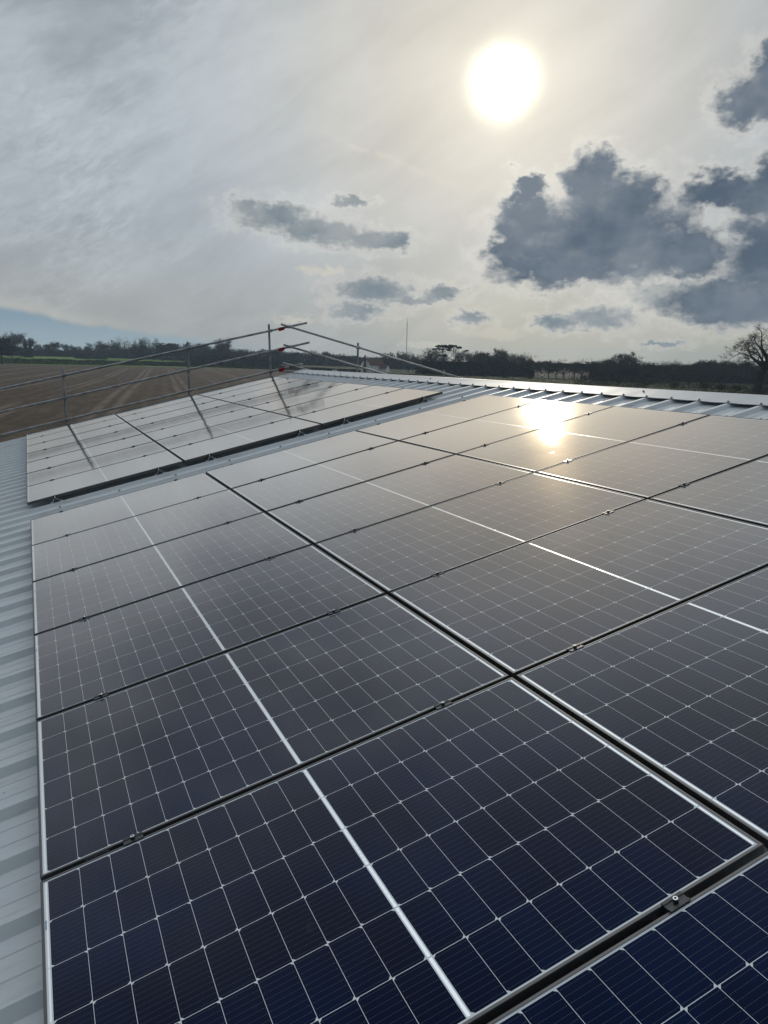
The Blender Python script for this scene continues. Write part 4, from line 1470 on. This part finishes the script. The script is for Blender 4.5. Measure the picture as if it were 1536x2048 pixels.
def mast():
    dep = 690
    b = at(812, dep); H = hgt(634, 812, dep)
    root = empty('radio_mast', b); tag(root, 'tall thin lattice radio mast standing alone on the horizon', 'mast')
    m = MB(); s = 0.42
    legs = [Vector((s * math.cos(a), s * math.sin(a), 0)) for a in (0, 2.094, 4.189)]
    for l in legs: m.tube(l, l * .8 + Vector((0, 0, H * .90)), .09, .07, 5)
    z = 0
    while z < H * .89:
        for i in range(3):
            a, c = legs[i], legs[(i + 1) % 3]
            m.tube(a + Vector((0, 0, z)), c + Vector((0, 0, z + 1)), .035, .035, 3, caps=False)
        z += 1.0
    m.build('lattice', MT['galv'], root)
    m = MB(); m.tube((0, 0, H * .89), (0, 0, H), .13, .07, 6); m.build('antenna', MT['galv'], root)
    dep = 700; b2 = at(796, dep); H2 = hgt(702, 796, dep)
    r2 = empty('radio_mast', b2); tag(r2, 'short stub of a mast just left of the tall radio mast', 'mast')
    m = MB(); m.tube((0, 0, 0), (0, 0, H2), .2, .14, 6); m.build('lattice', MT['galv'], r2)
    m = MB(); m.tube((0, 0, H2), (0, 0, H2 + .8), .08, .05, 6); m.build('antenna', MT['galv'], r2)


mast()


def pole():
    dep = 640
    b = at(133, dep); H = hgt(689, 133, dep)
    root = empty('utility_pole', b); tag(root, 'lone wooden utility pole in the green strip, before the field trees', 'utility pole')
    m = MB(); m.tube((0, 0, -.3), (0, 0, H), .20, .15, 8); m.build('pole', MT['wood'], root)
    m = MB(); m.box(-.95, .95, -.08, .08, H - .6, H - .42); m.build('crossarm', MT['wood'], root)
    for x in (-.8, 0, .8):
        m = MB(); m.tube((x, 0, H - .42), (x, 0, H - .2), .06, .04, 6); m.build('insulator', MT['render_w'], root)


pole()


def trailer(px, dep, lift, L, label):
    b = at(px, dep); b.z += 0
    root = empty('farm_trailer', b, (0, 0, math.atan2(RIGHT.y, RIGHT.x))); tag(root, label, 'trailer')
    m = MB(); m.box(-L / 2, L / 2, -1, 1, lift + .55, lift + 1.35); m.build('body', MT['paint_w'], root, bevel=.05)
    m = MB(); m.box(-L / 2, L / 2, -.9, .9, lift + .42, lift + .54); m.build('chassis', MT['rubber'], root)
    for x in (-L * .2, L * .2):
        m = MB(); m.tube((x, -1.05, lift + .42), (x, 1.05, lift + .42), .42, .42, 12); m.build('wheel', MT['rubber'], root)


gx = at(314, 592)
trailer(314, 596, 0.0, 5.2, 'low white trailer gleaming against the dark field hedge')
trailer(669, 520, 0.0, 3.2, 'small white trailer standing left of the house')
# post and wire along the field edge by the house
fr = empty('wire_fence', at(640, 505)); tag(fr, 'pale post and wire fence running along the field edge left of the house', 'fence')
fp = [at(p, d) - fr.location for p, d in ((575, 520), (610, 512), (645, 505), (680, 498), (715, 492), (760, 485), (800, 480), (840, 474))]
for p in fp:
    m = MB(); m.tube(p, p + Vector((0, 0, 1.25)), .07, .06, 6); m.build('post', MT['straw'], fr)
for z in (.7, 1.15):
    m = MB()
    for a, b2 in zip(fp, fp[1:]): m.tube(a + Vector((0, 0, z)), b2 + Vector((0, 0, z)), .05, .05, 4, caps=False)
    m.build('wire', MT['galv'], fr)

# ------------------------------------------------------------------ haze
m = MB(); m.box(-1650, 1650, -1650, 1650, ZG - 1.5, ZG + 46.0)
hz = m.build('haze', bpy.data.materials.new('haze_air'))
tag(hz, kind='stuff')
hm = hz.data.materials[0]; hm.use_nodes = True
N = NT(hm.node_tree)
ho = N.new('ShaderNodeOutputMaterial'); hv = N.new('ShaderNodeVolumePrincipled')
hv.inputs['Density'].default_value = 0.00017
hv.inputs['Color'].default_value = (0.62, 0.80, 1.0, 1)
hv.inputs['Anisotropy'].default_value = 0.3
N.t.links.new(hv.outputs[0], ho.inputs['Volume'])
